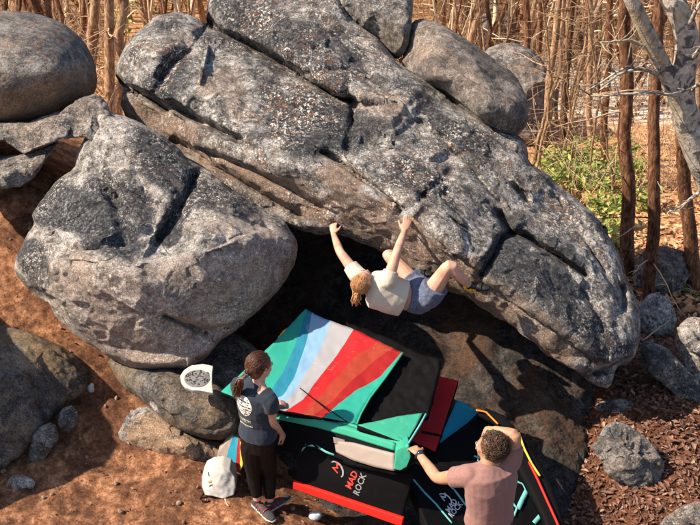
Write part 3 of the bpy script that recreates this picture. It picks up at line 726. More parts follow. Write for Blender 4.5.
def twig_set(mb, trunk, r0, count, zlo, zhi, ln, seed, droop=.2, rad=.012):
    rr = random.Random(seed)
    for k in range(count):
        t = rr.uniform(zlo, zhi); i = int(t * (len(trunk) - 1)); p = np.array(trunk[i])
        a = rr.uniform(0, 2 * math.pi); L = ln * rr.uniform(.4, 1.1)
        pts = [p]; d = np.array([math.cos(a), math.sin(a), rr.uniform(-.2, .5)])
        for s in range(5):
            d = d + np.array([rr.uniform(-.25, .25), rr.uniform(-.25, .25), rr.uniform(-.25, .2) - droop * .3]); d /= np.linalg.norm(d)
            pts.append(pts[-1] + d * L / 5)
        R = rad * rr.uniform(.7, 1.3)
        mb.tube(pts, [R * (1 - .16 * q) for q in range(6)], 4)
        for s in (2, 3, 4):
            if rr.random() < .7:
                e = d + np.array([rr.uniform(-.9, .9), rr.uniform(-.9, .9), rr.uniform(-.4, .7)]); e /= np.linalg.norm(e)
                mb.tube([pts[s], pts[s] + e * L * .16, pts[s] + e * L * .3 + np.array([0, 0, -.02])], [R * .5, R * .35, R * .15], 3)

def forest_tree(bx, by, tx, w, label, mat, twigs=10, seed=0, group=None, D=None, name='pine_tree', lean_y=0):
    """base at photo pixel (bx, by) on the ground, passing pixel (tx, 0), trunk w pixels wide at the base"""
    base, d = ground_hit(bx, by)
    if D: d = D; base = P(bx, by, D)
    top = np.array(list(PY(tx, 0, base[1] + lean_y)))
    dirv = top - base
    H = max(np.linalg.norm(dirv) * 1.35, 5.5); dirv = dirv / np.linalg.norm(dirv)
    r = w * d / FPX / 2
    tr = wob(lerp_pts(base - dirv * .3, base + dirv * H, 22), (.16 if group else .06) + .1 * r, 1.3, seed)
    tr[:, :2] -= tr[1, :2] - base[:2]
    rad = [r * (1.25 if i == 0 else 1.0) * (1 - .45 * i / 21) for i in range(22)]
    if group:
        mb = MB(); mb.tube(tr, rad, 7); twig_set(mb, tr, r, twigs, .05, .95, .9 + r * 3, seed, rad=max(.006, r * .12))
        return tag(mb.build(name, mat, None, True, base), label, 'tree', group)
    root = empty(name, base.tolist(), label, 'tree', group)
    v, f = tube_arrays(tr, rad, 14 if w > 9 else 8)
    mesh_obj('trunk', v, f, mat, root)
    for q in range(twigs):
        mb = MB(); twig_set(mb, tr, r, 1, .08, .8, .9 + r * 3, seed * 50 + q, rad=max(.006, r * .12)); mb.build('branch', M_TWIG if q % 3 else mat, root)
    return root

forest_tree(629, 279, 627, 15, 'straight dark red-brown pine just behind the right end of the huge boulder', M_PINE, 12, 1)
forest_tree(649, 303, 660, 13.5, 'straight red-brown pine whose foot stands behind the upright sunlit rock', M_PINE, 12, 2)
forest_tree(694, 292, 676, 15, 'brown trunk behind the mottled pale tree at the right edge', M_PINE, 6, 3)
forest_tree(604, 172, 610, 8, 'slim pine rising behind the green laurel bushes', M_PINE, 9, 4)
forest_tree(540, 166, 556, 8.5, 'leaning slim trunk behind the lower grey outcrop', M_PINE2, 10, 5)
forest_tree(562, 172, 574, 8, 'slim bark-peeling trunk to the right of the leaning slim trunk', M_PINE3, 9, 6)
forest_tree(528, 122, 526, 8, 'straight slim trunk in front of the lower grey outcrop', M_PINE, 8, 7)
forest_tree(466, 30, 465, 11, 'dark stubby trunk left of the squarish grey outcrop', M_PINE3, 4, 8)
forest_tree(111, 118, 106, 11, 'shaggy trunk in the gap between the egg-shaped and the huge boulder', M_PINE2, 14, 9)
forest_tree(590, 150, 592, 7, 'thin pale trunk left of the slim pine behind the laurels', M_PINE2, 9, 10)
forest_tree(697, 170, 698, 8, 'thin orange trunk at the right edge beyond the mottled pale tree', M_PINE2, 6, 11)
def filler():
    rr = random.Random(5); placed = []
    k = 0
    while len(placed) < 190 and k < 4000:
        k += 1
        x = rr.uniform(-30, 320) if rr.random() < .35 else rr.uniform(440, 740); y = rr.choice([rr.uniform(2, 130), rr.uniform(-35, 40)])
        if 120 < x < 420 and y > 20: continue
        if 420 <= x < 460 and y > 90: continue
        base, d = ground_hit(x, y)
        if any(abs(x - q[0]) * d / FPX < .12 for q in placed if abs(q[1] - d) < 5): continue
        if x > 600 and y > 45 and rr.random() < .8: continue
        placed.append((x, d))
        w = rr.uniform(.06, .19) * FPX / d
        mat = rr.choice([M_PINE, M_PINE, M_PINE2, M_PINE2, M_PINE3])
        forest_tree(x, y, x + rr.gauss(0, 16) + (x - 350) * .03, w, 'slender bare trunk among the many in the sunlit forest behind the boulders', mat,
                    rr.randint(8, 15), 100 + k, 'slender trunks of the forest behind the boulders', name='forest_tree')
filler()

# mottled pale tree
def pale_tree():
    base, d = ground_hit(770, 322); Y = base[1] - .2
    root = empty('pale_tree', base.tolist(), 'pale mottled forking tree with smooth grey-white bark at the right edge', 'tree')
    def path(px, sub=5):
        pts = np.array([list(PY(x, y, Y + o)) for x, y, w, o in px]); 
        rad = np.array([w for x, y, w, o in px]) * 11.3 / FPX / 2
        s = np.arange(len(px)); t = np.linspace(0, len(px) - 1, (len(px) - 1) * sub + 1)
        # smooth by cubic-ish interpolation
        P3 = np.stack([np.interp(t, s, pts[:, k]) for k in range(3)], 1); R = np.interp(t, s, rad)
        for _ in range(4):
            P3[1:-1] = (P3[:-2] + 2 * P3[1:-1] + P3[2:]) / 4; R[1:-1] = (R[:-2] + 2 * R[1:-1] + R[2:]) / 4
        R = R * (1 + .05 * vnoise(np.stack([t * 1.3, t * 0, t * 0], 1), 8))
        return P3, R
    mb = MB()
    for px in ([(775, 330, 32, 0), (760, 290, 28, 0), (736, 240, 26, 0), (714, 196, 25, 0), (695, 150, 24, 0), (683, 112, 26, 0), (681, 88, 24, 0), (688, 50, 22, 0), (684, 20, 22, 0), (665, -12, 21, .1), (650, -60, 17, .2), (640, -150, 12, .3)],
               [(683, 108, 24, 0), (672, 84, 16, -.05), (660, 60, 16, -.1), (643, 25, 15, -.15), (628, -8, 14, -.2), (610, -60, 11, -.2), (600, -140, 8, -.2)],
               [(684, 104, 20, 0), (694, 120, 19, .1), (704, 140, 18, .2), (722, 165, 15, .3), (750, 170, 11, .4)]):
        p, r = path(px); mb.tube(p, r, 16)
    o = mb.build('trunk', M_SYC, root)
    rm = o.modifiers.new('blend', 'REMESH'); rm.mode = 'VOXEL'; rm.voxel_size = .02
    sm = o.modifiers.new('smooth', 'SMOOTH'); sm.iterations = 6
    tw = MB()
    for pts in ([(684, 30), (710, -10), (730, -40)], [(690, 60), (700, 50), (720, 30)], [(668, 78), (640, 68), (615, 76), (600, 90)], [(672, 84), (650, 70), (625, 66), (585, 92)], [(682, 95), (650, 92), (590, 96)], [(655, 50), (630, 40), (600, 42)], [(700, 190), (685, 205), (668, 212)], [(690, 90), (700, 84), (720, 78)]):
        q = [PY(x, y, Y - .1 - .12 * i) for i, (x, y) in enumerate(pts)]
        s = np.arange(len(q)); t = np.linspace(0, len(q) - 1, 9); q = np.stack([np.interp(t, s, [a[k] for a in q]) for k in range(3)], 1)
        q = wob(q, .05, 2, len(pts)); q[0] = list(PY(*pts[0], Y)); tw = MB(); tw.tube(q, np.linspace(.022, .007, 9), 6)
        for i in range(2, 9, 1):
            e = np.array([rnd.uniform(-1, 1), rnd.uniform(-1, 1), rnd.uniform(-.5, 1)]) * .22
            tw.tube([q[i], q[i] + e * .5, q[i] + e + np.array([0, 0, .04])], [.008, .005, .003], 4)
        tw.build('branch', M_SYC, root)
pale_tree()

# thin arching saplings in the forest
def saplings():
    M = bark_mat('sapling_bark', (.2, .12, .07, 1), (.42, .28, .17, 1), (.62, .46, .3, 1))
    L = [([(533, 178), (548, 120), (552, 70), (545, 20), (540, -20)], 3, 'thin arching dark sapling stem left of the leaning slim trunk'),
         ([(560, 176), (572, 110), (590, 50), (620, 10), (650, -5)], 3.2, 'thin pale sapling arching to the upper right behind the laurels'),
         ([(531, 172), (545, 110), (560, 75), (552, 78)], 4, 'short leaning dead pole behind the boulder shoulder'),
         ([(588, 190), (596, 120), (606, 60), (640, 40), (675, 30)], 2.6, 'wiry bare sapling bending toward the pale mottled tree'),
         ([(575, 180), (570, 120), (566, 60), (572, -20)], 2.6, 'upright bare sapling behind the laurel bushes'),
         ([(615, 196), (608, 150), (598, 90), (590, 20), (586, -20)], 2.8, 'bare sapling leaning left beside the straight dark pine')]
    for k, (px, w, lb) in enumerate(L):
        b, d = ground_hit(*px[0]); root = empty('sapling', b.tolist(), lb, 'sapling')
        q = np.array([list(PY(x, y, b[1] - .1 * i)) for i, (x, y) in enumerate(px)]); q[0] = b - np.array([0, 0, .1])
        s = np.arange(len(q)); t = np.linspace(0, len(q) - 1, 25); q = np.stack([np.interp(t, s, q[:, c]) for c in range(3)], 1)
        for _ in range(5): q[1:-1] = (q[:-2] + 2 * q[1:-1] + q[2:]) / 4
        q = wob(q, .05, 2.5, k + 3); r = w * d / FPX / 2
        v, f = tube_arrays(q, np.linspace(r, r * .4, 25), 7); mesh_obj('trunk', v, f, M, root)
        for b_ in range(20):
            mb = MB(); twig_set(mb, q, r, 1, .15, .98, 1.1, 500 + k * 40 + b_, rad=.008); mb.build('branch', M, root)
saplings()

# leaves
def leaf_mat(name, cols, rough=.6, trans=.3):
    t = NT(name); g = t.n('ShaderNodeNewGeometry')
    st = [(i / max(1, len(cols) - 1), c) for i, c in enumerate(cols)]
    col = t.ramp(g.outputs['Random Per Island'], st)
    m = t.finish(col, rough, None, .3)
    if trans:
        tr = t.n('ShaderNodeBsdfTranslucent'); t.l(col, tr.inputs[0]); mx = t.n('ShaderNodeMixShader'); mx.inputs[0].default_value = trans
        t.l(t.bsdf.outputs[0], mx.inputs[1]); t.l(tr.outputs[0], mx.inputs[2]); t.l(mx.outputs[0], t.out.inputs[0])
    return m
M_GREEN = leaf_mat('laurel_leaves', [(.05, .11, .02, 1), (.20, .28, .05, 1), (.40, .46, .12, 1), (.10, .18, .035, 1), (.52, .50, .20, 1), (.30, .36, .08, 1)])
M_LITTER = leaf_mat('dead_leaves', [(.05, .022, .014, 1), (.13, .055, .034, 1), (.22, .11, .075, 1), (.09, .04, .026, 1), (.36, .23, .17, 1)], .75, 0)
M_LITTER2 = leaf_mat('pale_dead_leaves', [(.3, .13, .06, 1), (.5, .27, .13, 1), (.72, .48, .28, 1), (.4, .2, .1, 1)], .8, .1)  # leaf albedo lifted to carry the glow of the far forest floor

def leaves_arrays(C, size, nrm, rs, curl=.35, elong=1.7):
    """C centres (n,3), nrm (n,3) -> verts, faces of folded leaves (6 verts, 4 tris each as 2 quads)"""
    n = len(C); g = np.random.RandomState(rs)
    a = g.normal(size=(n, 3)); N = nrm / np.linalg.norm(nrm, axis=1)[:, None]
    U = a - (a * N).sum(1)[:, None] * N; U /= np.linalg.norm(U, axis=1)[:, None]; W = np.cross(N, U)
    s = (size * (.5 + 1.3 * g.rand(n) ** 2))[:, None]
    c = s * curl * g.uniform(.2, 1.2, n)[:, None]
    v = np.stack([C - U * s, C - W * s / elong * .8 + N * c - U * s * .1, C - N * 0, C + W * s / elong * .8 + N * c - U * s * .1, C + U * s + N * c * .4,
                  C - W * s / elong * .5 + N * c * .8 + U * s * .5, C + W * s / elong * .5 + N * c * .8 + U * s * .5], 1)
    i = np.arange(n)[:, None] * 7
    f = np.concatenate([i + [[0, 2, 1]], i + [[0, 3, 2]], i + [[1, 2, 5]], i + [[2, 3, 6]], i + [[2, 4, 5]], i + [[2, 6, 4]]])
    return v.reshape(-1, 3), f

def laurel(x, y, wpx, hpx, n, label, k, D=None):
    b, d = ground_hit(x, y)
    root = empty('laurel_bush', b.tolist(), label, 'bush', 'green laurel bushes behind the huge boulder')
    g = np.random.RandomState(k); R = wpx * d / FPX / 2; H = hpx * d / FPX
    st = MB(); C = []
    for s in range(9):
        a = g.uniform(0, 6.28); rr = R * math.sqrt(g.uniform(.05, 1)); tip = b + np.array([math.cos(a) * rr, math.sin(a) * rr, H * g.uniform(.45, 1)])
        mid = (b + tip) / 2 + g.normal(size=3) * R * .12
        st.tube([b + g.normal(size=3) * .03, mid, tip], [.014, .009, .004], 5)
        for q in range(n // 9):
            t = g.uniform(.35, 1.05); base = mid + (tip - mid) * (t - .35) / .65 if t > .35 else mid
            C.append(base + g.normal(size=3) * np.array([R * .22, R * .22, H * .12]))
    st.build('stems', M_TWIG, root)
    C = np.array(C); nr = g.normal(size=C.shape) * .6 + np.array([-.2, -.3, 1.])
    v, f = leaves_arrays(C, .042 * (1 if d < 16 else 1.25), nr, k)
    mesh_obj('foliage', v, f, M_GREEN, root, False)
LB = [(572, 205, 60, 42, 420, 'yellow-green laurel bush right above the shoulder of the huge boulder'), (605, 232, 52, 45, 420, 'laurel bush left of the straight dark pine'),
      (548, 178, 44, 26, 260, 'low laurel bush nearest the grey wedged rock'), (600, 190, 60, 34, 380, 'wide laurel bush in front of the slim pine'), (618, 262, 30, 34, 160, 'narrow laurel bush squeezed between boulder edge and the dark pine'),
      (640, 212, 36, 30, 200, 'laurel bush showing between the two straight pines'), (577, 178, 60, 24, 300, 'farthest laurel bush low behind the thin saplings')]
for k, (x, y, w, h, n, lb) in enumerate(LB): laurel(x, y, w, h, n, lb, 20 + k)
LB2 = [(560, 168, 50, 22, 200, 'loose laurel sprays right behind the crest near the long block'), (630, 190, 44, 40, 220, 'tall sparse laurel left of the second pine'), (590, 160, 70, 20, 220, 'faint band of laurel far behind the saplings'), (516, 16, 40, 20, 200, 'yellow-green bush at the top edge beyond the squarish outcrop'), (560, 12, 50, 16, 160, 'hazy green bush far back at the top edge right of the outcrops')]
for k, (x, y, w, h, n, lb) in enumerate(LB2): laurel(x, y, w, h, n, lb, 70 + k)
def fern(x, y, s, lb, k):
    b, d = ground_hit(x, y); g = np.random.RandomState(k)
    root = empty('pine_seedling', b.tolist(), lb, 'seedling')
    v = []; f = []; mb = MB()
    for q in range(14):
        a = g.uniform(0, 6.28); L = s * g.uniform(.6, 1)
        e = b + np.array([math.cos(a) * L, math.sin(a) * L, L * g.uniform(.2, .7)])
        mb.tube([b, (b + e) / 2 + np.array([0, 0, .03]), e], [.006, .004, .002], 4)
        for t in np.linspace(.25, 1, 9):
            c = b + (e - b) * t
            for sd in (-1, 1):
                w = np.array([-math.sin(a) * sd, math.cos(a) * sd, .1]) * .045 + (e - b) / L * .03
                i = len(v); v += [c, c + w * .5 + np.array([0, 0, .007]), c + w, c + w * .5 - np.array([0, 0, .006])]; f.append([i, i + 1, i + 2, i + 3])
    mb.build('stem', M_TWIG, root); mesh_obj('foliage', v, f, M_GREEN, root, False)
fern(631, 274, .22, 'small green seedling at the foot of the straight dark pine', 3)
fern(697, 268, .34, 'green pine seedling at the right edge above the tall pale rock', 4)
fern(636, 282, .14, 'tiny green seedling just behind the right end of the huge boulder', 5)
fern(695, 298, .2, 'small green seedling beside the brown trunk at the right edge', 6)
for k, (x, y, w, h, n, lb) in enumerate([(150, 12, 60, 26, 260, 'green bush peeking over the left shoulder of the huge boulder'), (185, 6, 50, 18, 220, 'sunny green bush at the top edge behind the left shoulder'), (122, 60, 30, 60, 160, 'thin leafy shrub beside the shaggy trunk'), (470, 42, 20, 14, 200, 'bright mossy shrub on the ground below the squarish outcrop')]):
    laurel(x, y, w, h, n, lb, 50 + k)

# dead leaves lying on the ground
def litter(name, boxes, size, mat, rs, lift=.008):
    g = np.random.RandomState(rs); Cs = []
    for (x0, x1, y0, y1, n, bias) in boxes:
        x = g.uniform(x0, x1, n); y = y0 + (y1 - y0) * g.uniform(0, 1, n) ** bias
        keep = fbm(np.stack([x, y, x * 0], 1), .9, 3, rs) + g.uniform(-.6, .6, n) > -.25
        x = x[keep]; y = y[keep]
        z = ground_z(x, y) + g.uniform(0, .02, len(x)) + lift
        Cs.append(np.stack([x, y, z], 1))
    C = np.concatenate(Cs); nr = np.array([0, 0, 1.]) + g.normal(size=C.shape) * .35
    v, f = leaves_arrays(C, size, nr, rs)
    o = mesh_obj(name, v, f, mat, None, False); tag(o, kind='stuff'); return o
o = litter('fallen_leaves', [(1.45, 4.6, -1.2, 6, 15000, 1), (1.6, 3.4, -.5, 2.6, 6000, 1)], .025, M_LITTER, 3); tag(o, 'dark red-brown fallen leaves on the ground right of the huge boulder', 'leaves')
o = litter('forest_leaf_carpet', [(-16, 18, 6, 26, 26000, 1.3), (2, 7, 3.5, 9, 6000, 1)], .055, M_LITTER2, 4); tag(o, 'sunlit orange leaf litter covering the forest floor', 'leaves')
o = litter('dirt_debris', [(-4.2, .6, -1.6, 3.2, 1600, 1)], .014, M_LITTER, 5, .004); tag(o, 'tiny dark leaf bits scattered over the red dirt', 'debris')

def brush():
    """bare twiggy undergrowth"""
    mb = MB(); g = np.random.RandomState(9)
    for k in range(1500):
        x = g.uniform(-60, 760); y = g.uniform(-12, 215 if x > 540 else 60) if k % 2 else g.uniform(-20, 110)
        if 110 < x < 400 and y > 10: continue
        b, d = ground_hit(x, y); b = b - np.array([0, 0, .03])
        for s in range(3):
            e = np.array([g.uniform(-.8, .8), g.uniform(-.6, .6), g.uniform(.5, 1.6)]) * g.uniform(.5, 1.2)
            m = b + e * .5 + g.normal(size=3) * .1
            mb.tube([b, m, b + e], [.009, .006, .002], 3)
            for q in range(3):
                t = g.uniform(.3, .9); c = b + e * t; u = g.normal(size=3) * .22 + np.array([0, 0, .1])
                mb.tube([c, c + u], [.005, .002], 3)
    o = mb.build('undergrowth', M_TWIG, None); tag(o, 'tangle of thin bare twigs across the forest floor', 'undergrowth', kind='stuff')
brush()
M_PALE = simple('haze_pale_stems', (.74, .54, .38), .9, var=.35)  # pale peach stands in for warm haze over the far stems
def far_wood():
    g = np.random.RandomState(31); mb = MB(); n = 0
    while n < 1000:
        x = g.uniform(-140, 840); d = g.uniform(22, 62)
        w = P(x, 0., d); y_ = w[1]; z = float(ground_z(w[0], y_)[0]); b = np.array([w[0], y_, z - .1]); n += 1
        r = (.015 + .085 * g.rand() ** 2) * d / 30; H = g.uniform(7, 12); lean = g.normal(size=2) * 1.3
        pts = wob([b + np.array([lean[0] * t, lean[1] * t, H * t]) for t in np.linspace(0, 1, 9)],   .28, 1.6, n)
        mb.tube(pts, np.linspace(r, r * .4, 9), 5, m=n % 3)
        for q in range(5):
            t = g.uniform(.08, .8); c = b + np.array([lean[0] * t, lean[1] * t, H * t]); u = np.array([g.uniform(-1, 1), g.uniform(-.6, .6), g.uniform(-.1, .7)]) * g.uniform(.5, 1.6)
            mb.tube([c, c + u * .5 + np.array([0, 0, .05]), c + u], [.02, .014, .005], 3, m=2)
    o = mb.build('far_wood', [M_PINE, M_PINE2, M_PALE], None); tag(o, 'dense sunlit wood of thin bare stems far behind the boulders', 'wood', kind='stuff')
far_wood()

def pebbles():
    g = np.random.RandomState(41); n = 800
    x = np.where(g.rand(n) < .8, g.uniform(-4.2, .6, n), g.uniform(1.4, 4.2, n)); y = g.uniform(-1.5, 3.0, n); z = ground_z(x, y)
    mb = MB()
    for k in range(n):
        r = .006 + .022 * g.rand() ** 4; A_ = g.normal(size=(3, 3)); Q_, _ = np.linalg.qr(A_)
        mb.ball((x[k], y[k], z[k] + r * .3), (r * g.uniform(.7, 1.4), r, r * g.uniform(.5, .9)), nu=6, nv=4, axes=Q_)
    o = mb.build('pebbles', simple('pebble_stone', (.24, .16, .12), .9, .3, 60, .4, 30), None, False); tag(o, 'loose pebbles and crumbs of rock on the dirt', 'pebbles', kind='stuff')
pebbles()
# ------------------------------------------------------------------ people
def skin_mat(name, base):
    t = NT(name); co = t.coord(); n = t.noise(co, 12, 6, .65)
    col = t.ramp(n, [(.35, (base[0] * .86, base[1] * .74, base[2] * .72, 1)), (.5, base + (1,)), (.65, (min(1, base[0] * 1.1), base[1] * 1.14, base[2] * 1.12, 1))])
    m = t.finish(col, .52, t.bump(t.noise(co, 160, 3, .6), .12, .002), .4)
    t.bsdf.inputs['Subsurface Weight'].default_value = .12; t.bsdf.inputs['Subsurface Radius'].default_value = (.01, .004, .002); t.bsdf.inputs['Subsurface Scale'].default_value = .6
    return m
M_SKIN = skin_mat('fair_skin', (.52, .30, .22)); M_SKIN2 = skin_mat('tanned_skin', (.42, .225, .145))
def hair_mat(name, a, b, c, sc=(60, 60, 6)):
    t = NT(name); co = t.coord(); mp = t.n('ShaderNodeMapping'); mp.inputs['Scale'].default_value = sc; t.l(co, mp.inputs[0])
    n = t.noise(mp.outputs[0], 2.2, 5, .7, .5)
    col = t.ramp(n, [(.32, a), (.52, b), (.7, c)])
    m = t.finish(col, .42, t.bump(n, .35, .004), .5); return m
M_HAIR_BLOND = hair_mat('strawberry_blond_hair', (.16, .07, .025, 1), (.42, .2, .08, 1), (.72, .45, .23, 1))
M_HAIR_AUB = hair_mat('auburn_hair', (.02, .007, .004, 1), (.085, .028, .013, 1), (.24, .075, .03, 1))
M_HAIR_BRN = hair_mat('brown_curly_hair', (.012, .007, .004, 1), (.07, .035, .018, 1), (.28, .16, .085, 1), (40, 40, 40))
def cloth_mat(name, col, rough=.85, var=.08, fold=.25, fs=9, heather=0):
    t = NT(name); co = t.coord(); c = tuple(col[:3])
    mp = t.n('ShaderNodeMapping'); mp.inputs['Rotation'].default_value = (.5, .3, .7); mp.inputs['Scale'].default_value = (1, 1, .38); t.l(co, mp.inputs[0])
    nn_ = t.n('ShaderNodeTexNoise'); nn_.noise_type = 'RIDGED_MULTIFRACTAL'; nn_.inputs['Scale'].default_value = fs * .7; nn_.inputs['Detail'].default_value = 2.5; nn_.inputs['Distortion'].default_value = .8; t.l(mp.outputs[0], nn_.inputs['Vector'])
    n = nn_.outputs[0]; f = t.noise(co, 260, 2, .5)
    cc = t.mix(t.noise(co, 5, 4, .6), tuple(x * (1 - var) for x in c) + (1,), tuple(min(1, x * (1 + var)) for x in c) + (1,))
    if heather:
        cc = t.mix(t.ramp(t.noise(co, 24, 5, .7, 2.0), [(.45, 0), (.58, heather)]), cc, tuple(min(1, x * 2.2) for x in c) + (1,))
    h = t.math('ADD', t.math('MULTIPLY', f, .05), n)
    m = t.finish(cc, rough, t.bump(h, fold, .018), .2)
    t.bsdf.inputs['Sheen Weight'].default_value = .12 if max(c) > .02 else 0
    return m
M_CREAM = cloth_mat('cream_cotton', (.50, .45, .38)); M_SHORTS = cloth_mat('slate_blue_shorts', (.07, .085, .14), heather=.55)
M_NAVY = cloth_mat('navy_cotton', (.018, .026, .044)); M_LEGGING = cloth_mat('black_leggings', (.005, .0045, .005), .6, fold=.1)
M_MAUVE = cloth_mat('dusty_pink_cotton', (.225, .122, .112), fold=.35, heather=.12); M_DKSHORT = cloth_mat('dark_grey_shorts', (.03, .03, .04))
M_BLACK = simple('black_rubber', (.012, .012, .013), .5, .2); M_YEL = simple('yellow_rubber', (.75, .45, .01), .5)
M_WHITE = simple('white_plastic', (.46, .45, .44), .5, .1); M_REDL = simple('red_trim', (.55, .03, .02), .5); M_GREYR = simple('grey_rubber', (.25, .24, .23), .7)
M_EYE = simple('eye_white', (.7, .68, .65), .2); M_LIP = simple('lips', (.5, .18, .14), .5)
M_CHALK = simple('chalk_dust', (.7, .7, .72), .95)

def blob(name, mb, mat, parent, vox=.006, smooth=6, sub=0, wrinkle=0, wscale=.08, wtex='CLOUDS'):
    o = mb.build(name, mat, parent)
    r = o.modifiers.new('weld', 'REMESH'); r.mode = 'VOXEL'; r.voxel_size = vox; r.use_smooth_shade = True
    if smooth:
        s = o.modifiers.new('smooth', 'SMOOTH'); s.factor = .5; s.iterations = smooth
    if wrinkle:
        tx = bpy.data.textures.new(name + '_folds', wtex); tx.noise_scale = wscale
        if wtex == 'CLOUDS': tx.noise_depth = 2
        d = o.modifiers.new('folds', 'DISPLACE'); d.texture = tx; d.strength = wrinkle; d.mid_level = .5; d.texture_coords = 'GLOBAL'
    return o

def bvh_of(o):
    bpy.context.view_layer.update()
    dg = bpy.context.evaluated_depsgraph_get(); e = o.evaluated_get(dg); me = e.to_mesh()
    mw = o.matrix_world
    vs = [mw @ v.co for v in me.vertices]; fs = [tuple(p.vertices) for p in me.polygons]
    t = BVHTree.FromPolygons(vs, fs); e.to_mesh_clear(); return t

def nv(v): v = np.array(list(v), float); return v / (np.linalg.norm(v) + 1e-12)
def camdir(r, u, t): return nv(r * RGT + u * UPV - t * FWD)     # right, up, toward the viewer
A = lambda p: np.array(list(p), float)

def head(mb, c, face, up, s=1.0):
    """cranium, jaw, nose, brow, ears, chin; c = centre of head; returns frame"""
    f = nv(face); u = nv(A(up) - f * (A(up) @ f)); r = np.cross(f, u)
    ax = [r, f, u]; c = A(c)
    mb.ball(c + u * .025 * s - f * .012 * s, (.073 * s, .092 * s, .085 * s), axes=ax, nu=20, nv=14)
    mb.ball(c - u * .035 * s + f * .025 * s, (.058 * s, .066 * s, .075 * s), axes=ax, nu=16, nv=12)
    mb.ball(c - u * .092 * s + f * .062 * s, (.024 * s, .02 * s, .018 * s), axes=ax)
    mb.tube([c + u * .008 * s + f * .083 * s, c - u * .018 * s + f * .102 * s, c - u * .030 * s + f * .094 * s], [.008 * s, .012 * s, .013 * s], 8)
    mb.ball(c + u * .018 * s + f * .075 * s, (.05 * s, .014 * s, .012 * s), axes=ax)
    mb.ball(c - u * .052 * s + f * .085 * s, (.022 * s, .01 * s, .010 * s), axes=ax)
    for sd in (-1, 1):
        mb.ball(c + r * .076 * s * sd - u * .008 * s - f * .005 * s, (.009 * s, .020 * s, .032 * s), axes=ax)
        mb.ball(c + r * .042 * s * sd - u * .02 * s + f * .058 * s, (.02 * s, .018 * s, .022 * s), axes=ax)
    return c, f, u, r
def eyes(fr, parent, s=1.0):
    c, f, u, r = fr
    for sd in (-1, 1):
        m = MB(); m.ball(c + r * .031 * s * sd + u * .0 + f * .079 * s, .0115 * s); m.build('eye', M_EYE, parent)
        m = MB(); m.ball(c + r * .031 * s * sd + u * .0 + f * .0875 * s, .0055 * s); m.build('iris', M_BLACK, parent)
        m = MB(); m.tube([c + r * .015 * s * sd + u * .017 * s + f * .09 * s, c + r * .032 * s * sd + u * .021 * s + f * .088 * s, c + r * .05 * s * sd + u * .016 * s + f * .076 * s], [.002, .003, .0015], 5); m.build('eyebrow', M_HAIR_AUB, parent)
    m = MB(); m.tube([c - r * .022 * s - u * .052 * s + f * .092 * s, c - u * .051 * s + f * .098 * s, c + r * .022 * s - u * .052 * s + f * .092 * s], [.002, .005, .002], 6); m.build('lips', M_LIP, parent)

def hand(mb, wrist, d, n, side, curl=.4, s=1.0, spread=.12):
    """d: wrist->knuckles, n: back of the hand normal, side +1: thumb towards +cross(d, n)"""
    w = A(wrist); d = nv(d); n = nv(A(n) - d * (A(n) @ d)); t = np.cross(d, n) * side
    pl = .088 * s
    mb.tube([w - d * .02 * s, w + d * .012 * s, w + d * .045 * s, w + d * pl * .95], [(.017 * s, .026 * s), (.015 * s, .029 * s), (.0145 * s, .039 * s), (.011 * s, .038 * s)], 12, flat=n)
    L = [.072, .080, .074, .058]
    for i in range(4):
        off = (1.5 - i) * .0195 * s
        b = w + d * (pl * (.96 - .035 * abs(i - 1.2))) + t * off
        fd = nv(d + t * (1.5 - i) * spread * .5)
        a = curl * .5; pts = [b - d * .012 * s, b]; cur = b; ln = L[i] * s
        for k, fr in enumerate((.45, .31, .24)):
            a += curl * (1.0 + .08 * i)
            v = fd * math.cos(a) - n * math.sin(a)
            cur = cur + v * ln * fr; pts.append(cur)
        mb.tube(pts, [.0095 * s, .0092 * s, .0085 * s, .0078 * s, .0062 * s], 8)
    b = w + d * .018 * s + t * .024 * s
    v1 = nv(d * .65 + t * .75 - n * .25); p1 = b + v1 * .035 * s; v2 = nv(d * .9 + t * .4 - n * (.3 + curl * .3)); p2 = p1 + v2 * .032 * s; p3 = p2 + nv(v2 - n * curl * .3) * .024 * s
    mb.tube([b - v1 * .012, b, p1, p2, p3], [.012 * s, .0135 * s, .0115 * s, .0098 * s, .0075 * s], 8)
    return t

def limb(mb, pts, rads, n=12):
    p = np.array([A(q) for q in pts]); s = np.arange(len(p)); t = np.linspace(0, len(p) - 1, (len(p) - 1) * 4 + 1)
    P3 = np.stack([np.interp(t, s, p[:, k]) for k in range(3)], 1); R = np.interp(t, s, rads)
    for _ in range(1): P3[1:-1] = (P3[:-2] + 2 * P3[1:-1] + P3[2:]) / 4
    mb.tube(P3, R, n)

def surf_patch(name, bvh, o, U, W, n, grid_v, faces, mat, parent, off=.003):
    """2-D shape (u, v) thrown along -n onto the surface in bvh"""
    out = []
    o, U, W, n = Vector(A(o)), Vector(A(U)), Vector(A(W)), Vector(A(n))
    for (a, b) in grid_v:
        p = o + U * a + W * b
        h = bvh.ray_cast(p + n * .35, -n, .7)
        q = h[0] + n * off if h[0] is not None else p
        out.append(list(q))
    return mesh_obj(name, out, faces, mat, parent, True)

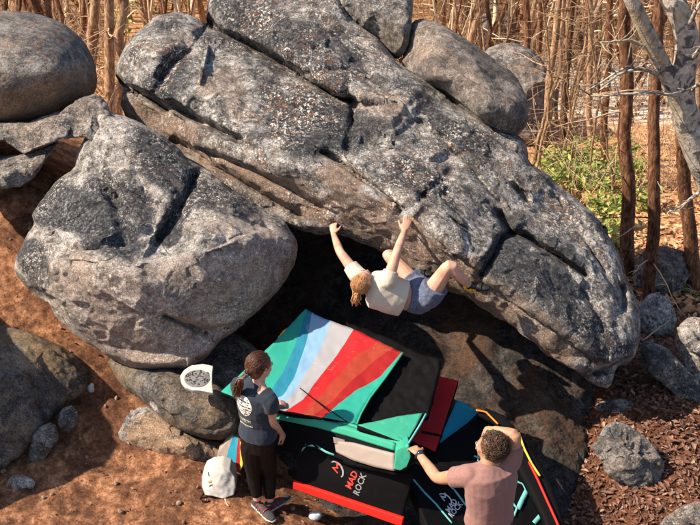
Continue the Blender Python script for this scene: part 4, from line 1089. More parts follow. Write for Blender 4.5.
def text_geo(s, size=1.0, bold=0.0, res=2, sub=0):
    cu = bpy.data.curves.new('lettering', 'FONT'); cu.body = s; cu.size = size; cu.align_x = 'CENTER'; cu.align_y = 'CENTER'; cu.offset = bold; cu.resolution_u = res
    ob = bpy.data.objects.new('lettering', cu); COL.objects.link(ob)
    bpy.context.view_layer.update()
    dg = bpy.context.evaluated_depsgraph_get(); me = bpy.data.meshes.new_from_object(ob.evaluated_get(dg))
    vs = [(v.co.x, v.co.y) for v in me.vertices]; fs = [list(p.vertices) for p in me.polygons]
    bpy.data.objects.remove(ob); bpy.data.curves.remove(cu); bpy.data.meshes.remove(me)
    return vs, fs
def shape_geo(polys):
    """list of 2-D polygons -> triangulated"""
    vs = []; fs = []
    for p in polys:
        i = len(vs); vs += list(p); fs.append(list(range(i, i + len(p))))
    return vs, fs
def disc_geo(rx, ry, rings=7, n=36, c=(0, 0)):
    vs = [c]; fs = []
    for k in range(1, rings + 1):
        for j in range(n): a = 2 * math.pi * j / n; vs.append((c[0] + rx * k / rings * math.cos(a), c[1] + ry * k / rings * math.sin(a)))
    for j in range(n): fs.append([0, 1 + j, 1 + (j + 1) % n])
    for k in range(rings - 1):
        for j in range(n):
            a = 1 + k * n; b = 1 + (k + 1) * n; j2 = (j + 1) % n; fs.append([a + j, b + j, b + j2, a + j2])
    return vs, fs
def rect(x0, y0, x1, y1): return [(x0, y0), (x1, y0), (x1, y1), (x0, y1)]

def shoe(parent, heel, toe, up, mats, s=1.0, name='shoe', straps=True):
    """climbing / trail shoe: upper, sole, straps"""
    h = A(heel); d = nv(A(toe) - h); L = np.linalg.norm(A(toe) - h); u = nv(A(up) - d * (A(up) @ d)); r = np.cross(d, u)
    m = MB(); m.tube([h - d * .01 * s + u * .03 * s, h + d * .05 * s + u * .036 * s, h + d * .12 * s + u * .032 * s, h + d * L * .82 + u * .022 * s, h + d * L + u * .014 * s],
                     [(.03 * s, .027 * s), (.036 * s, .032 * s), (.032 * s, .038 * s), (.02 * s, .042 * s), (.010 * s, .022 * s)], 14, flat=u)
    m.tube([h + d * .03 * s + u * .03 * s, h + d * .022 * s + u * .085 * s], [.036 * s, .034 * s], 12)
    sh = blob(name, m, mats[0], parent, .006, 3)
    m = MB(); m.tube([h - d * .016 * s + u * .004 * s, h + d * .05 * s + u * .004 * s, h + d * .12 * s + u * .003 * s, h + d * L * .8 + u * .003 * s, h + d * (L + .008) + u * .006 * s],
                     [(.013 * s, .026 * s), (.012 * s, .034 * s), (.011 * s, .036 * s), (.011 * s, .044 * s), (.009 * s, .024 * s)], 14, flat=u)
    so_ = m.build('sole', mats[1], sh)
    if straps:
        for q in (.06, .1, .15):
            m = MB(); c = h + d * q * s
            pts = [c + (r * math.cos(a) * .041 + u * (.022 + math.sin(a) * .05 * (1.0 - q * 1.5))) * s for a in np.linspace(-.1, math.pi + .1, 11)]
            m.tube(pts, [(.0025 * s, .006 * s)] * 11, 6); m.build('strap', mats[2], sh)
    return sh

# ---------------- climber
def strands(name, c, f, u, r, rx, n, length, mat, parent, seed, sweep, rad=.0010, zmin=-.35, curl=0.0, face=.45):
    """fine loose hair lying over the scalp"""
    g = np.random.RandomState(seed); mb = MB()
    k = 0
    while k < n:
        q = g.normal(size=3); q /= np.linalg.norm(q)
        if q[2] < zmin or (q[1] > face and q[2] < .55): continue
        k += 1
        pts = []; d = nv(sweep + g.normal(size=3) * .25)
        for s_ in range(6):
            q = q + d * length / 5 * (1 + 0 * s_) / .09; q = q / np.linalg.norm(q)
            lift = 1.03 + g.uniform(0, .035) + .012 * s_ * g.rand()
            p = c + (r * q[0] * rx[0] + f * q[1] * rx[1] + u * q[2] * rx[2]) * lift
            if curl: p = p + g.normal(size=3) * curl
            pts.append(p)
        mb.tube(pts, [rad, rad * 1.3, rad * 1.2, rad, rad * .8, rad * .4], 4)
    return mb.build(name, mat, parent)

def climber():
    root = empty('person', list(V(395, 290, 9.15)), 'person climbing in a cream t-shirt and blue-grey shorts, hanging under the boulder', 'person')
    mb_rock = bvh_of(RB[0])
    def on_rock(x, y, lift=.02):
        o = Vector(CAM.tolist()); d = (V(x, y, 9) - o).normalized(); h = mb_rock.ray_cast(o, d)
        q = A(h[0]) if h[0] is not None else A(V(x, y, 9.4)); return q - A(d) * lift
    HL = on_rock(333, 221, .04); HR = on_rock(408, 219, .04)
    dl = proj(HL)[2]; dr = proj(HR)[2]
    mb = MB()
    # torso: neck base, chest, waist, pelvis (slightly arched)
    neck = A(V(370, 285, 9.06)); chest = A(V(384, 291, 9.08)); waist = A(V(401, 296, 9.14)); pelv = A(V(420, 295, 9.2)); pel2 = A(V(428, 293, 9.22))
    bn = camdir(-.15, -.2, .95)       # back faces the viewer
    mb.tube([A(V(366, 284, 9.05)), neck, A(V(377, 288, 9.06)), chest, waist, pelv, pel2], [(.04, .045), (.06, .10), (.09, .155), (.10, .15), (.085, .118), (.105, .15), (.07, .11)], 18, flat=bn)
    SL = A(V(357, 275, 9.12)); SR = A(V(388, 281, 8.98))
    mb.ball(SL, .058); mb.ball(SR, .058)
    limb(mb, [neck, SL], [.06, .055]); limb(mb, [chest, SR], [.07, .058])
    EL = A(V(340, 252, 9.2)); WL = A(V(333.5, 234, dl - .03))
    limb(mb, [SL, (SL + EL) / 2, EL, (EL * 2 + WL) / 3, WL], [.052, .046, .037, .036, .024])
    ER = A(V(397, 252, 8.97)); WR = A(V(404.5, 231, dr - .03))
    limb(mb, [SR, (SR + ER) / 2, ER, (ER * 2 + WR) / 3, WR], [.053, .047, .038, .037, .025])
    hand(mb, WL, HL - WL, camdir(-.2, .1, .9), 1, .45, .92); hand(mb, WR, HR - WR, camdir(.1, .1, .95), -1, .28, 1.0)
    # neck and head, tipped back
    hc = A(V(363, 281, 8.98)); limb(mb, [neck, (neck + hc) / 2, hc], [.055, .05, .05])
    fr = head(mb, hc, camdir(.35, .88, -.05), camdir(-.42, -.35, .84), .93)
    # legs
    hipR = A(V(428, 297, 9.12)); KR = A(V(450, 264, 8.92)); AR = A(V(469, 285, 9.06))
    limb(mb, [pelv, hipR, (hipR + KR) / 2, KR, (KR + AR) / 2 + camdir(-.2, -.3, .3) * .015, AR], [.10, .088, .072, .052, .047, .033])
    hipL = A(V(418, 288, 9.28)); KL = A(V(386, 252, 9.36)); AL = A(V(412, 273, 9.42))
    limb(mb, [pelv, hipL, (hipL + KL) / 2, KL, (KL + AL) / 2, AL], [.09, .088, .07, .052, .047, .033])
    body = blob('body', mb, M_SKIN, root, .0065, 5)
    eyes(fr, body, .93)
    # hair
    c, f, u, r = fr; h = MB(); ax = [r, f, u]
    h.ball(c + u * .028 - f * .024, (.078, .088, .084), axes=ax, nu=20, nv=14); h.ball(c - f * .062 - u * .01, (.062, .042, .07), axes=ax)
    hb = blob('hair', h, M_HAIR_BLOND, root, .005, 3, wrinkle=.012, wscale=.02)
    g = np.random.RandomState(3)
    bun = c - f * .115 + u * .03
    strands('strands', c + u * .028 - f * .024, f, u, r, (.078, .088, .084), 420, .10, M_HAIR_BLOND, hb, 11, A((0, -1, .15)))
    for k in range(46):
        a = g.uniform(0, 6.28); s_ = g.uniform(.5, 1)
        p0 = c + u * .075 * math.sin(1.2) * s_ * .9 + r * .07 * math.cos(a) * s_ + f * .06 * math.sin(a) * s_ + u * .03
        p1 = c + u * .06 - f * .08 + r * .05 * math.cos(a); p2 = bun + g.normal(size=3) * .01
        m = MB(); 
        h2 = [p1, (p1 + p2) / 2 + u * .006, p2, p2 - f * .03 + g.normal(size=3) * .012 + A((0, 0, -.02)), p2 - f * .03 + g.normal(size=3) * .018 + A((0, 0, -.04))]
        if k == 0: tail = MB()
        tail.tube(h2, [.006, .007, .006, .005, .002], 5)
    tail.build('ponytail', M_HAIR_BLOND, hb)
    m = MB(); m.tube([bun + (u * math.cos(a) + r * math.sin(a)) * .017 for a in np.linspace(0, 6.28, 13)], [.004] * 13, 6); m.build('hair_tie', M_BLACK, hb)
    # t-shirt
    t = MB()
    t.tube([A(V(367, 285.5, 9.06)), neck, A(V(377, 289, 9.06)), chest, A(V(392, 295, 9.1)), A(V(403, 298, 9.13))], [(.062, .075), (.085, .13), (.112, .178), (.122, .178), (.122, .165), (.118, .158)], 20, flat=bn)
    for S, E, q in ((SL, EL, .40), (SR, ER, .36)):
        t.ball(S, .072); e = S + (E - S) * q; limb(t, [neck * .4 + S * .6, S, e], [.075, .075, .066])
    sh = blob('t_shirt', t, M_CREAM, root, .008, 5, wrinkle=.014, wscale=.12)
    # shorts
    s2 = MB(); s2.tube([A(V(407, 296, 9.14)), A(V(412, 296, 9.16)), pelv, A(V(429, 294, 9.21))], [(.098, .128), (.108, .145), (.122, .165), (.09, .14)], 20, flat=bn)
    for H, K, q in ((hipR, KR, .34), (hipL, KL, .30)):
        e = H + (K - H) * q; limb(s2, [pelv, H, e], [.112, .112, .115])
    blob('shorts', s2, M_SHORTS, root, .008, 4, wrinkle=.02, wscale=.08)
    # climbing shoes: black rubber with yellow heels
    for An, T, nm in ((AR, A(V(483, 285, 9.0)), 'near'), (AL, A(V(424, 272, 9.36)), 'far')):
        d = nv(T - An); up = nv(A(KR if nm == 'near' else KL) - An)
        hl = An - up * .05 - d * .04
        s_ = shoe(root, hl, hl + d * .20, up, (M_BLACK, M_BLACK, M_BLACK), .92)
        m = MB(); m.tube([hl - d * .004 + nv(up) * .012, hl + d * .05 + nv(up) * .016, hl + d * .09 + nv(up) * .014], [(.030, .030), (.036, .035), (.02, .036)], 12, flat=nv(up)); m.ball(hl + nv(up) * .03 + d * .005, (.03, .03, .03)); m.build('heel_patch', M_YEL, s_)
climber()

# ---------------- standing woman
def woman():
    root = empty('person', list(PZ(262, 508, .02)), 'person standing with back turned in a navy t-shirt and black leggings, auburn ponytail', 'person')
    Y = 0.0
    def Q(x, y, o=0): return A(PY(x, y, Y + o))
    mb = MB()
    yaw = math.radians(-38); fw = A((math.sin(-yaw), math.cos(yaw), 0)); rt = A((math.cos(yaw), -math.sin(-yaw), 0)) 
    rt = np.cross(fw, (0, 0, 1)); 
    pel = Q(258, 436); wst = Q(257, 421); ch = Q(255, 402); nb = Q(256, 386); nk = Q(259, 380); hc = Q(260.5, 366, .02)
    mb.tube([Q(258, 446), pel, wst, ch, Q(255, 392), nb, nk, hc], [(.09, .13), (.112, .155), (.088, .118), (.102, .142), (.09, .15), (.055, .085), (.046, .048), (.045, .045)], 18, flat=fw)
    SR = Q(266.5, 390, .0) ; SL = Q(242.5, 389, .0)
    SR = ch + rt * .165 + A((0, 0, .085)); SL = ch - rt * .165 + A((0, 0, .085))
    mb.ball(SR, .052); mb.ball(SL, .052); limb(mb, [nb, SR], [.06, .052]); limb(mb, [nb, SL], [.06, .052])
    ER = Q(272, 422, -.07); WR = Q(281, 432.5, .05); 
    limb(mb, [SR, (SR + ER) / 2, ER, (ER + WR) / 2, WR], [.047, .041, .035, .031, .023])
    hand(mb, WR, Q(285.5, 441, .08) - WR, camdir(.6, .3, .6), 1, .3, .95)
    EL = SL + A((0, 0, -.27)) + fw * .06 - rt * .03; WL = EL + fw * .2 + rt * .12 + A((0, 0, -.02))
    limb(mb, [SL, (SL + EL) / 2, EL, (EL + WL) / 2, WL], [.047, .041, .035, .031, .023]); hand(mb, WL, fw * .6 + rt * .5, A((0, 0, 1)), -1, .3, .9)
    hipL = Q(251, 447); hipR = Q(265, 447, .03)
    KL = Q(253.5, 474, .02); KR = Q(269.5, 475, .06); AL = Q(257.5, 500, -.02); AR = Q(270, 501.5, .0)
    limb(mb, [pel, hipL, (hipL + KL) / 2, KL, (KL * 2 + AL) / 3, AL], [.1, .085, .072, .052, .05, .033])
    limb(mb, [pel, hipR, (hipR + KR) / 2, KR, (KR * 2 + AR) / 3, AR], [.1, .085, .072, .052, .05, .033])
    fr = head(mb, hc, fw * .9 + A((.35, 0, -.16)), A((0, .05, 1)), .97)
    body = blob('body', mb, M_SKIN, root, .007, 5); eyes(fr, body, .97)
    # leggings
    lg = MB(); lg.tube([Q(258, 447), pel, Q(257.5, 428)], [(.1, .14), (.12, .163), (.1, .135)], 18, flat=fw)
    for H, K, An in ((hipL, KL, AL), (hipR, KR, AR)):
        limb(lg, [pel, H, (H + K) / 2, K, (K * 2 + An) / 3, An * .85 + K * .15], [.105, .091, .078, .058, .056, .041])
    blob('leggings', lg, M_LEGGING, root, .007, 4, wrinkle=.006, wscale=.05)
    t = MB(); t.tube([Q(258, 434), Q(257.5, 428), wst, ch, Q(255, 392), nb + A((0, 0, .0)), Q(258.5, 381.5)], [(.132, .168), (.128, .162), (.108, .14), (.122, .162), (.108, .168), (.07, .105), (.055, .062)], 20, flat=fw)
    for S, E in ((SR, ER), (SL, EL)):
        t.ball(S, .062); e = S + (E - S) * .42; limb(t, [nb * .5 + S * .5, S, e], [.07, .066, .061])
    sh = blob('t_shirt', t, M_NAVY, root, .007, 4, wrinkle=.016, wscale=.09)
    # round print on the back, with dark marks and lines of lettering below
    bv = bvh_of(sh); n = -fw * .7 + A((-.05, -.6, .25)); n = nv(n); W = nv(A((0, 0, 1)) - n * n[2]); U = np.cross(W, n); 
    oc = A(Q(249.5, 401)) 
    mpr = simple('cream_print', (.62, .58, .52), .8); v, f = disc_geo(.073, .086); surf_patch('print', bv, oc, U, W, n, v, f, mpr, sh)
    g = np.random.RandomState(4); polys = []
    for row in np.linspace(-.062, .062, 7):
        wdt = .066 * math.sqrt(max(0, 1 - (row / .086) ** 2)); x = -wdt
        while x < wdt - .008:
            L = g.uniform(.006, .018); hh = g.uniform(.003, .0065)
            if g.rand() < .75:
                polys.append(rect(x, row - hh, min(wdt, x + L), row + hh))
            x += L + g.uniform(.003, .008)
    polys.append([(-.066, .008), (.066, -.004), (.066, 0), (-.066, .012)]); polys.append([(-.01, .08), (-.004, .08), (.006, -.08), (0, -.08)])
    v, f = shape_geo(polys); surf_patch('print_marks', bv, oc, U, W, n, v, f, M_NAVY, sh, .0055)
    polys = []
    for (y, x0, x1, hh) in ((-.125, -.05, .06, .004), (-.14, -.045, .055, .0022), (-.175, -.06, .07, .006)):
        x = x0
        while x < x1:
            L = g.uniform(.005, .012); polys.append(rect(x, y - hh + .0, x + L, y + hh)); x += L + .004
    v, f = shape_geo(polys); surf_patch('print_lettering', bv, oc, U, W, n, v, f, mpr, sh, .004)
    # hair
    c, f_, u, r = fr; h = MB(); ax = [r, f_, u]
    h.ball(c + u * .03 - f_ * .02, (.082, .098, .09), axes=ax, nu=20, nv=14); h.ball(c - f_ * .05 - u * .02, (.07, .05, .075), axes=ax)
    hb = blob('hair', h, M_HAIR_AUB, root, .005, 3, wrinkle=.008, wscale=.03)
    strands('strands', c + u * .03 - f_ * .02, f_, u, r, (.082, .098, .09), 520, .10, M_HAIR_AUB, hb, 12, A((0, -1, -.1)))
    g = np.random.RandomState(5); tie = A(Q(247, 374, -.04)); tail = MB()
    b0 = c - f_ * .085
    for k in range(90):
        e = A(Q(236 + g.uniform(-4, 6), 394 + g.uniform(-8, 4), -.06 + g.uniform(-.03, .03)))
        mid = A(Q(240.5 + g.uniform(-3, 3), 379, -.09)) 
        pts = np.array([b0 + g.normal(size=3) * .02, tie + g.normal(size=3) * .006, mid, (mid + e) / 2 + g.normal(size=3) * .008 + A((0, 0, .0)), e])
        tail.tube(pts, [.006, .0055, .007, .006, .002], 5)
    tail.build('ponytail', M_HAIR_AUB, hb)
    m = MB(); d = nv(A(Q(241, 379)) - b0); a1 = nv(np.cross(d, (0, 0, 1))); a2 = np.cross(d, a1)
    m.tube([tie + (a1 * math.cos(a) + a2 * math.sin(a)) * .018 for a in np.linspace(0, 6.28, 13)], [.006] * 13, 6); m.build('hair_tie', simple('teal_elastic', (.02, .4, .4), .7), hb)
    for An, T in ((AL, PZ(263, 516, .02)), (AR, PZ(281, 503, .02))):
        hl = A(An); hl[2] = .0
        hl = hl - nv(A((A(T) - hl)[0:2].tolist() + [0])) * .04
        z0 = max(ground_z(hl[0], hl[1])[0], -.05); 
        zt = min(float(An[2]) - .085, .2); hl[2] = zt
        dd = A(T) - hl; dd[2] = 0; dd = nv(dd)
        shoe(root, hl, hl + dd * .245, (0, 0, 1), (simple('charcoal_mesh', (.05, .048, .05), .8, .2), M_WHITE, M_REDL), 1.0)
    return AL, AR
WAL, WAR = woman()

# ---------------- man with the raised arm
def man():
    Y = -1.0
    def Q(x, y, o=0): return A(PY(x, y, Y + o))
    g0 = Q(492, 530); root = empty('person', [float(g0[0]), Y, 0.0], 'person in a dusty pink t-shirt with one hand at the forehead', 'person')
    mb = MB()
    # torso seen from above and behind
    pel = Q(489, 524); wst = Q(490, 506); ch = Q(491, 482); nb = Q(490, 466, .02); hc = Q(490.5, 447.5, .05)
    fw = nv(A((-.45, .9, 0))); rt = nv(np.cross(fw, (0, 0, 1)))
    mb.tube([Q(489, 540), pel, wst, ch, Q(491, 472), nb, (nb + hc) / 2, hc], [(.1, .16), (.115, .165), (.105, .15), (.125, .175), (.10, .17), (.06, .09), (.06, .06), (.05, .05)], 18, flat=fw)
    SL = Q(470, 475.5, -.03); SR = Q(510, 462, .08)
    for S in (SL, SR): mb.ball(S, .064); limb(mb, [nb * .6 + ch * .4, S], [.08, .064])
    EL = Q(437.5, 478.5, .16); WL = Q(418.5, 453.5, .46); HL = Q(409, 443, .60)
    limb(mb, [SL, (SL + EL) / 2, EL, (EL * 2 + WL) / 3, WL], [.058, .052, .042, .042, .027])
    hand(mb, WL, HL - WL, nv(A((.15, -.5, .85))), 1, .35, 1.05)
    ER = Q(515, 435.5, .10); WR = Q(493.5, 429.5, .20)
    limb(mb, [SR, (SR + ER) / 2, ER, (ER * 2 + WR) / 3, WR], [.060, .054, .046, .042, .028])
    hand(mb, WR, Q(484, 431, .24) - WR, nv(A((.1, -.4, .9))), -1, .45, 1.0)
    # legs go on below the frame
    for sd, x in ((-1, 480), (1, 498)):
        H = Q(x, 536); K = A((H[0], H[1] + .05, .52)); An = A((H[0], H[1], .1)); limb(mb, [pel, H, K, (K * 2 + An) / 3, An], [.12, .10, .06, .058, .038])
    fr = head(mb, hc, nv(A((-.85, .55, .10))), nv(A((-.1, -.02, 1))), 1.02)
    body = blob('body', mb, M_SKIN2, root, .008, 5); eyes(fr, body, 1.02)
    t = MB(); t.tube([Q(489, 518.5), Q(489.5, 514), wst, ch, Q(491, 472), nb, Q(491, 463, .03)], [(.135, .185), (.135, .183), (.13, .172), (.145, .195), (.12, .19), (.08, .12), (.068, .072)], 22, flat=fw)
    for S, E, q in ((SL, EL, .50), (SR, ER, .62)):
        t.ball(S, .074); e = S + (E - S) * q; limb(t, [nb * .5 + ch * .5, S, e], [.09, .08, .073])
    blob('t_shirt', t, M_MAUVE, root, .008, 4, wrinkle=.016, wscale=.14)
    s2 = MB(); s2.tube([Q(489, 513), pel, Q(489, 540)], [(.120, .170), (.128, .178), (.125, .18)], 18, flat=fw)
    for x in (480, 498):
        H = Q(x, 536); K = A((H[0], H[1] + .05, .62)); limb(s2, [pel, H, K], [.13, .115, .1])
    blob('shorts', s2, M_DKSHORT, root, .009, 4, wrinkle=.02, wscale=.08)
    c, f_, u, r = fr; h = MB(); ax = [r, f_, u]
    h.ball(c + u * .032 - f_ * .022, (.083, .097, .09), axes=ax, nu=20, nv=14); h.ball(c - f_ * .058 - u * .025, (.068, .048, .07), axes=ax)
    g = np.random.RandomState(8)
    for k in range(420):
        q = g.normal(size=3); q /= np.linalg.norm(q)
        if q[1] > .55 and q[2] < .55: continue
        if q[2] < -.55: continue
        p = c + u * .03 - f_ * .022 + r * q[0] * .082 + f_ * q[1] * .094 + u * q[2] * .09
        h.ball(p, g.uniform(.005, .010), nu=6, nv=5)
    hb = blob('hair', h, M_HAIR_BRN, root, .0035, 1)
    strands('strands', c + u * .032 - f_ * .022, f_, u, r, (.088, .102, .096), 900, .03, M_HAIR_BRN, hb, 13, A((.2, -.6, .1)), .0013, -.6, .0045)
    # watch
    d = nv(A(WL) - EL); a1 = nv(np.cross(d, (0, 0, 1))); a2 = np.cross(a1, d) ; wc = WL - d * .03
    m = MB(); m.tube([wc + (a1 * math.cos(a) + a2 * math.sin(a)) * .0315 for a in np.linspace(0, 2 * math.pi, 17)], [(.003, .012)] * 17, 8, closed_ends=False, flat=None)
    wb = m.build('watch_strap', M_BLACK, root)
    top = nv(A((.1, -.45, .9))); top = nv(top - d * (top @ d)); m = MB(); p = wc + top * .033; m.tube([p - top * .006, p + top * .006], [.021, .019], 18); m.build('watch_face', simple('watch_glass', (.02, .035, .06), .15, spec=.6), wb)
    # shoes out of frame
    for x in (480, 498):
        H = Q(x, 536); a = A((H[0], H[1], .02)); shoe(root, a - fw * .03, a + fw * .24, (0, 0, 1), (M_GREYR, M_BLACK, M_BLACK), 1.05)
    return HL
MHL = man()
# ------------------------------------------------------------------ crash pads and small things
def fabric(name, col, rough=.75, wr=.35, sc=7, var=.06, spec=.25, dusty=.14):
    t = NT(name); co = t.coord(); c = tuple(col[:3])
    rn = t.n('ShaderNodeTexNoise'); rn.noise_type = 'RIDGED_MULTIFRACTAL'; rn.inputs['Scale'].default_value = sc * .6; rn.inputs['Detail'].default_value = 3; rn.inputs['Distortion'].default_value = 1.2; t.l(co, rn.inputs['Vector']); n = rn.outputs[0]; w = t.noise(co, 420, 2, .5)
    cc = t.mix(t.noise(co, 4, 5, .6), tuple(x * (1 - var * 1.5) for x in c) + (1,), tuple(min(1, x * (1 + var * 1.5)) for x in c) + (1,))
    dust = t.ramp(t.noise(co, 11, 7, .75), [(.58, 0), (.75, dusty)])
    cc = t.mix(dust, cc, (.34, .27, .22, 1))
    chalk = t.math('MULTIPLY', t.ramp(t.noise(co, 5, 8, .8, 1.5), [(.60, 0), (.70, 1)]), dusty * 1.6)
    cc = t.mix(chalk, cc, (.55, .53, .52, 1))
    return t.finish(cc, rough, t.bump(t.math('ADD', n, t.math('MULTIPLY', w, .05)), wr, .02), spec)
F_TEAL = fabric('teal_nylon', (.015, .25, .20)); F_BLUE = fabric('petrol_nylon', (.012, .16, .26)); F_LBLUE = fabric('light_blue_nylon', (.17, .31, .48)); F_GREY = fabric('silver_nylon', (.27, .27, .30))
F_RED = fabric('red_nylon', (.34, .008, .012)); F_RED2 = fabric('brick_nylon', (.26, .028, .014)); F_RED3 = fabric('deep_red_nylon', (.23, .005, .007)); F_BLACK = fabric('black_nylon', (.004, .004, .005), .8, spec=.08, dusty=.012)
F_GREEN = fabric('sea_green_nylon', (.03, .28, .19)); F_WARMGREY = fabric('beige_grey_nylon', (.28, .235, .215)); F_CYAN = fabric('cyan_nylon', (.01, .24, .36)); F_TURQ = simple('turquoise_webbing', (.12, .42, .42), .7)
F_REDTRIM = simple('scarlet_trim', (.72, .015, .01), .6); F_ORANGE = simple('orange_trim', (.8, .2, .02), .6); F_YEL = simple('yellow_trim', (.75, .5, .05), .6); F_LOGOW = simple('pale_logo_print', (.5, .52, .58), .7); F_LOGOR = simple('red_logo_print', (.6, .05, .04), .7); F_LOGOG = simple('grey_logo_print', (.26, .27, .3), .7)

def loft(name, curves, Dfun, mats, parent, n=26, m=6, wr=.008, thick=None, tmat=None, down=None, seed=0, sag=0):
    """cloth surface between successive pixel curves (each strip one material); optionally closed to a slab"""
    rows = []; fm = []
    cs = [resample(c, n, False, 0) for c in curves]
    for k in range(len(cs) - 1):
        for q in range(m + (1 if k == len(cs) - 2 else 0)): rows.append(cs[k] + (cs[k + 1] - cs[k]) * q / m)
    G = np.array(rows); R = len(rows)
    D = Dfun(G[..., 0], G[..., 1])
    W = P(G[..., 0], G[..., 1], D); fl = W.reshape(-1, 3)
    a = W[-1, 0] - W[0, 0]; b = W[0, -1] - W[0, 0]; nr = nv(np.cross(a, b)); 
    if nr @ (CAM - fl.mean(0)) < 0: nr = -nr
    off = wr * fbm(fl, 4, 3, seed) + wr * .35 * fbm(fl * np.array([1, 1, 1]), 14, 3, seed + 3, .5, True)
    if sag:
        uu = np.linspace(-1, 1, n)[None] ** 2; vv = np.linspace(-1, 1, R)[:, None] ** 2
        off = off - (sag * (1 - uu) * (1 - vv)).ravel()
    fl = fl + nr * off[:, None]
    idx = np.arange(R * n).reshape(R, n)
    F = []; 
    for i in range(R - 1):
        for j in range(n - 1): F.append([int(idx[i, j]), int(idx[i, j + 1]), int(idx[i + 1, j + 1]), int(idx[i + 1, j])]); fm.append(min(i // m, len(mats) - 1))
    ms = list(mats)
    if thick:
        dn = nv(down) if down is not None else -nr
        lo = fl + dn * thick; o = len(fl); fl = np.concatenate([fl, lo]); ms.append(tmat or mats[0]); mi = len(ms) - 1
        F += [[q + o for q in f][::-1] for f in F]; fm += [mi] * len(fm)
        ring = list(idx[0]) + list(idx[1:, -1]) + list(idx[-1, ::-1][1:]) + list(idx[1:-1, 0][::-1])
        for q in range(len(ring)):
            a_, b_ = int(ring[q]), int(ring[(q + 1) % len(ring)]); F.append([b_, a_, a_ + o, b_ + o]); fm.append(mi)
    ob = mesh_obj(name, fl, F, ms, parent, True, fl.mean(0) - A((0, 0, .1)) if parent is None else None, fm)
    return ob, nr

def slab(name, quad, Ds, thick, mats, parent=None, n=20, wr=.006, seed=0, bev=.014, sag=0, down=None, tmat=None):
    q = np.array(quad, float); f = tps_plane(q, Ds)
    ob, nr = loft(name, [[q[0], q[1]], [q[3], q[2]]], f, mats, parent, n, 16, wr, thick, tmat, down, seed, sag)
    if bev:
        b = ob.modifiers.new('edge', 'BEVEL'); b.width = bev; b.segments = 3; b.limit_method = 'ANGLE'; b.angle_limit = math.radians(50)
    return ob, nr, f
def tps_plane(q, Ds):
    Q = np.column_stack([np.ones(len(q)), q, q[:, 0] * q[:, 1]]) if len(q) == 4 else np.column_stack([np.ones(len(q)), q])
    Qs = Q.copy(); 
    w = np.linalg.lstsq(Qs, np.array(Ds, float), rcond=None)[0]
    def f(x, y):
        x = np.asarray(x, float); y = np.asarray(y, float)
        return w[0] + w[1] * x + w[2] * y + (w[3] * x * y if len(w) == 4 else 0)
    return f
def on_pad(ob, geo, px, ang, size, mat, parent, off=.004, name='logo'):
    """lay 2-D geometry on the pad: centre pixel, baseline angle (deg, y up) as seen, size = metres per unit"""
    bv = bvh_of(ob); c = V(px[0], px[1], 8.5); o = Vector(CAM.tolist()); h = bv.ray_cast(o, (c - o).normalized())
    if h[0] is None: return
    n = h[1] if h[1].dot(o - h[0]) > 0 else -h[1]; n = A(n)
    a = math.radians(ang); e = camdir(math.cos(a), math.sin(a), 0); U = nv(e - n * (e @ n)); W = np.cross(n, U)
    v, f = geo; v = [(x * size, y * size) for x, y in v]
    return surf_patch(name, bv, A(h[0]), U, W, n, v, f, mat, parent, off)

# --- rainbow pad, opened and propped in the cave mouth
D1 = lambda x, y: 9.5 - .0085 * (y - 310) - .001 * (x - 306)
root = empty('crash_pad', list(V(310, 400, 9.0)), 'open crash pad with teal, blue, grey and red curved stripes', 'crash pad')
cur = [[(306, 309), (288, 328), (271, 346), (246, 369), (221, 392)][::1],
       [(312, 313), (306, 343), (294, 377), (284, 394), (262, 408)],
       [(331, 321), (323, 343), (306, 371), (295, 391), (277, 409)],
       [(354, 330), (334, 357), (314, 383), (303, 399), (285, 411)],
       [(380, 342), (357, 354), (334, 378), (318, 397), (300, 414)],
       [(393, 348), (374, 360), (351, 380), (332, 401), (313, 416)],
       [(402, 352), (379, 377), (356, 390), (340, 403), (323, 418)],
       [(403, 353), (386, 377), (370, 398), (361, 414), (357, 424)]]
# inner boundary between the green-teal corner and the petrol stripe
cur.insert(1, [(307, 310), (295, 345), (283, 372), (270, 392), (252, 405)])
pad, nr = loft('top_panel', cur, D1, [F_TEAL, F_BLUE, F_LBLUE, F_GREY, F_RED, F_RED2, F_RED3, F_TEAL], root, 40, 6, .022, .05, F_BLACK, None, 3, .02)
# dark creases across the panel, drawn in as thin black tubes
for (a, b) in (((310, 396), (347, 422)), ((300, 388), (330, 412))):
    m = MB(); m.tube([P(a[0] + (b[0] - a[0]) * t, a[1] + (b[1] - a[1]) * t, D1(a[0] + (b[0] - a[0]) * t, a[1] + (b[1] - a[1]) * t) - .012) for t in np.linspace(0, 1, 12)], [.004] * 12, 5)
    m.build('strap', F_BLACK, root)
m = MB(); m.tube([P(x, y, D1(x, y) - .004) for x, y in ((403, 353), (386, 377), (370, 398), (361, 414), (357, 424))], [.008] * 5, 6); m.build('piping', F_GREEN, root)
D2 = lambda x, y: D1(x, y) + .10
flap, _ = loft('back_panel', [[(346, 322), (385, 338), (414, 352), (441, 362)], [(350, 360), (395, 372), (420, 372), (438, 378)], [(352, 400), (385, 402), (412, 396), (432, 402)], [(352, 424), (378, 431), (398, 424), (428, 416)]], D2, [F_BLACK] * 3, root, 34, 10, .06, .05, F_BLACK, None, 6)
m = MB(); m.tube([V(279, 338, 9.42), V(285, 331, 9.36), V(287, 329, 9.42)], [.012, .014, .010], 6); m.build('buckle', F_YEL, root)

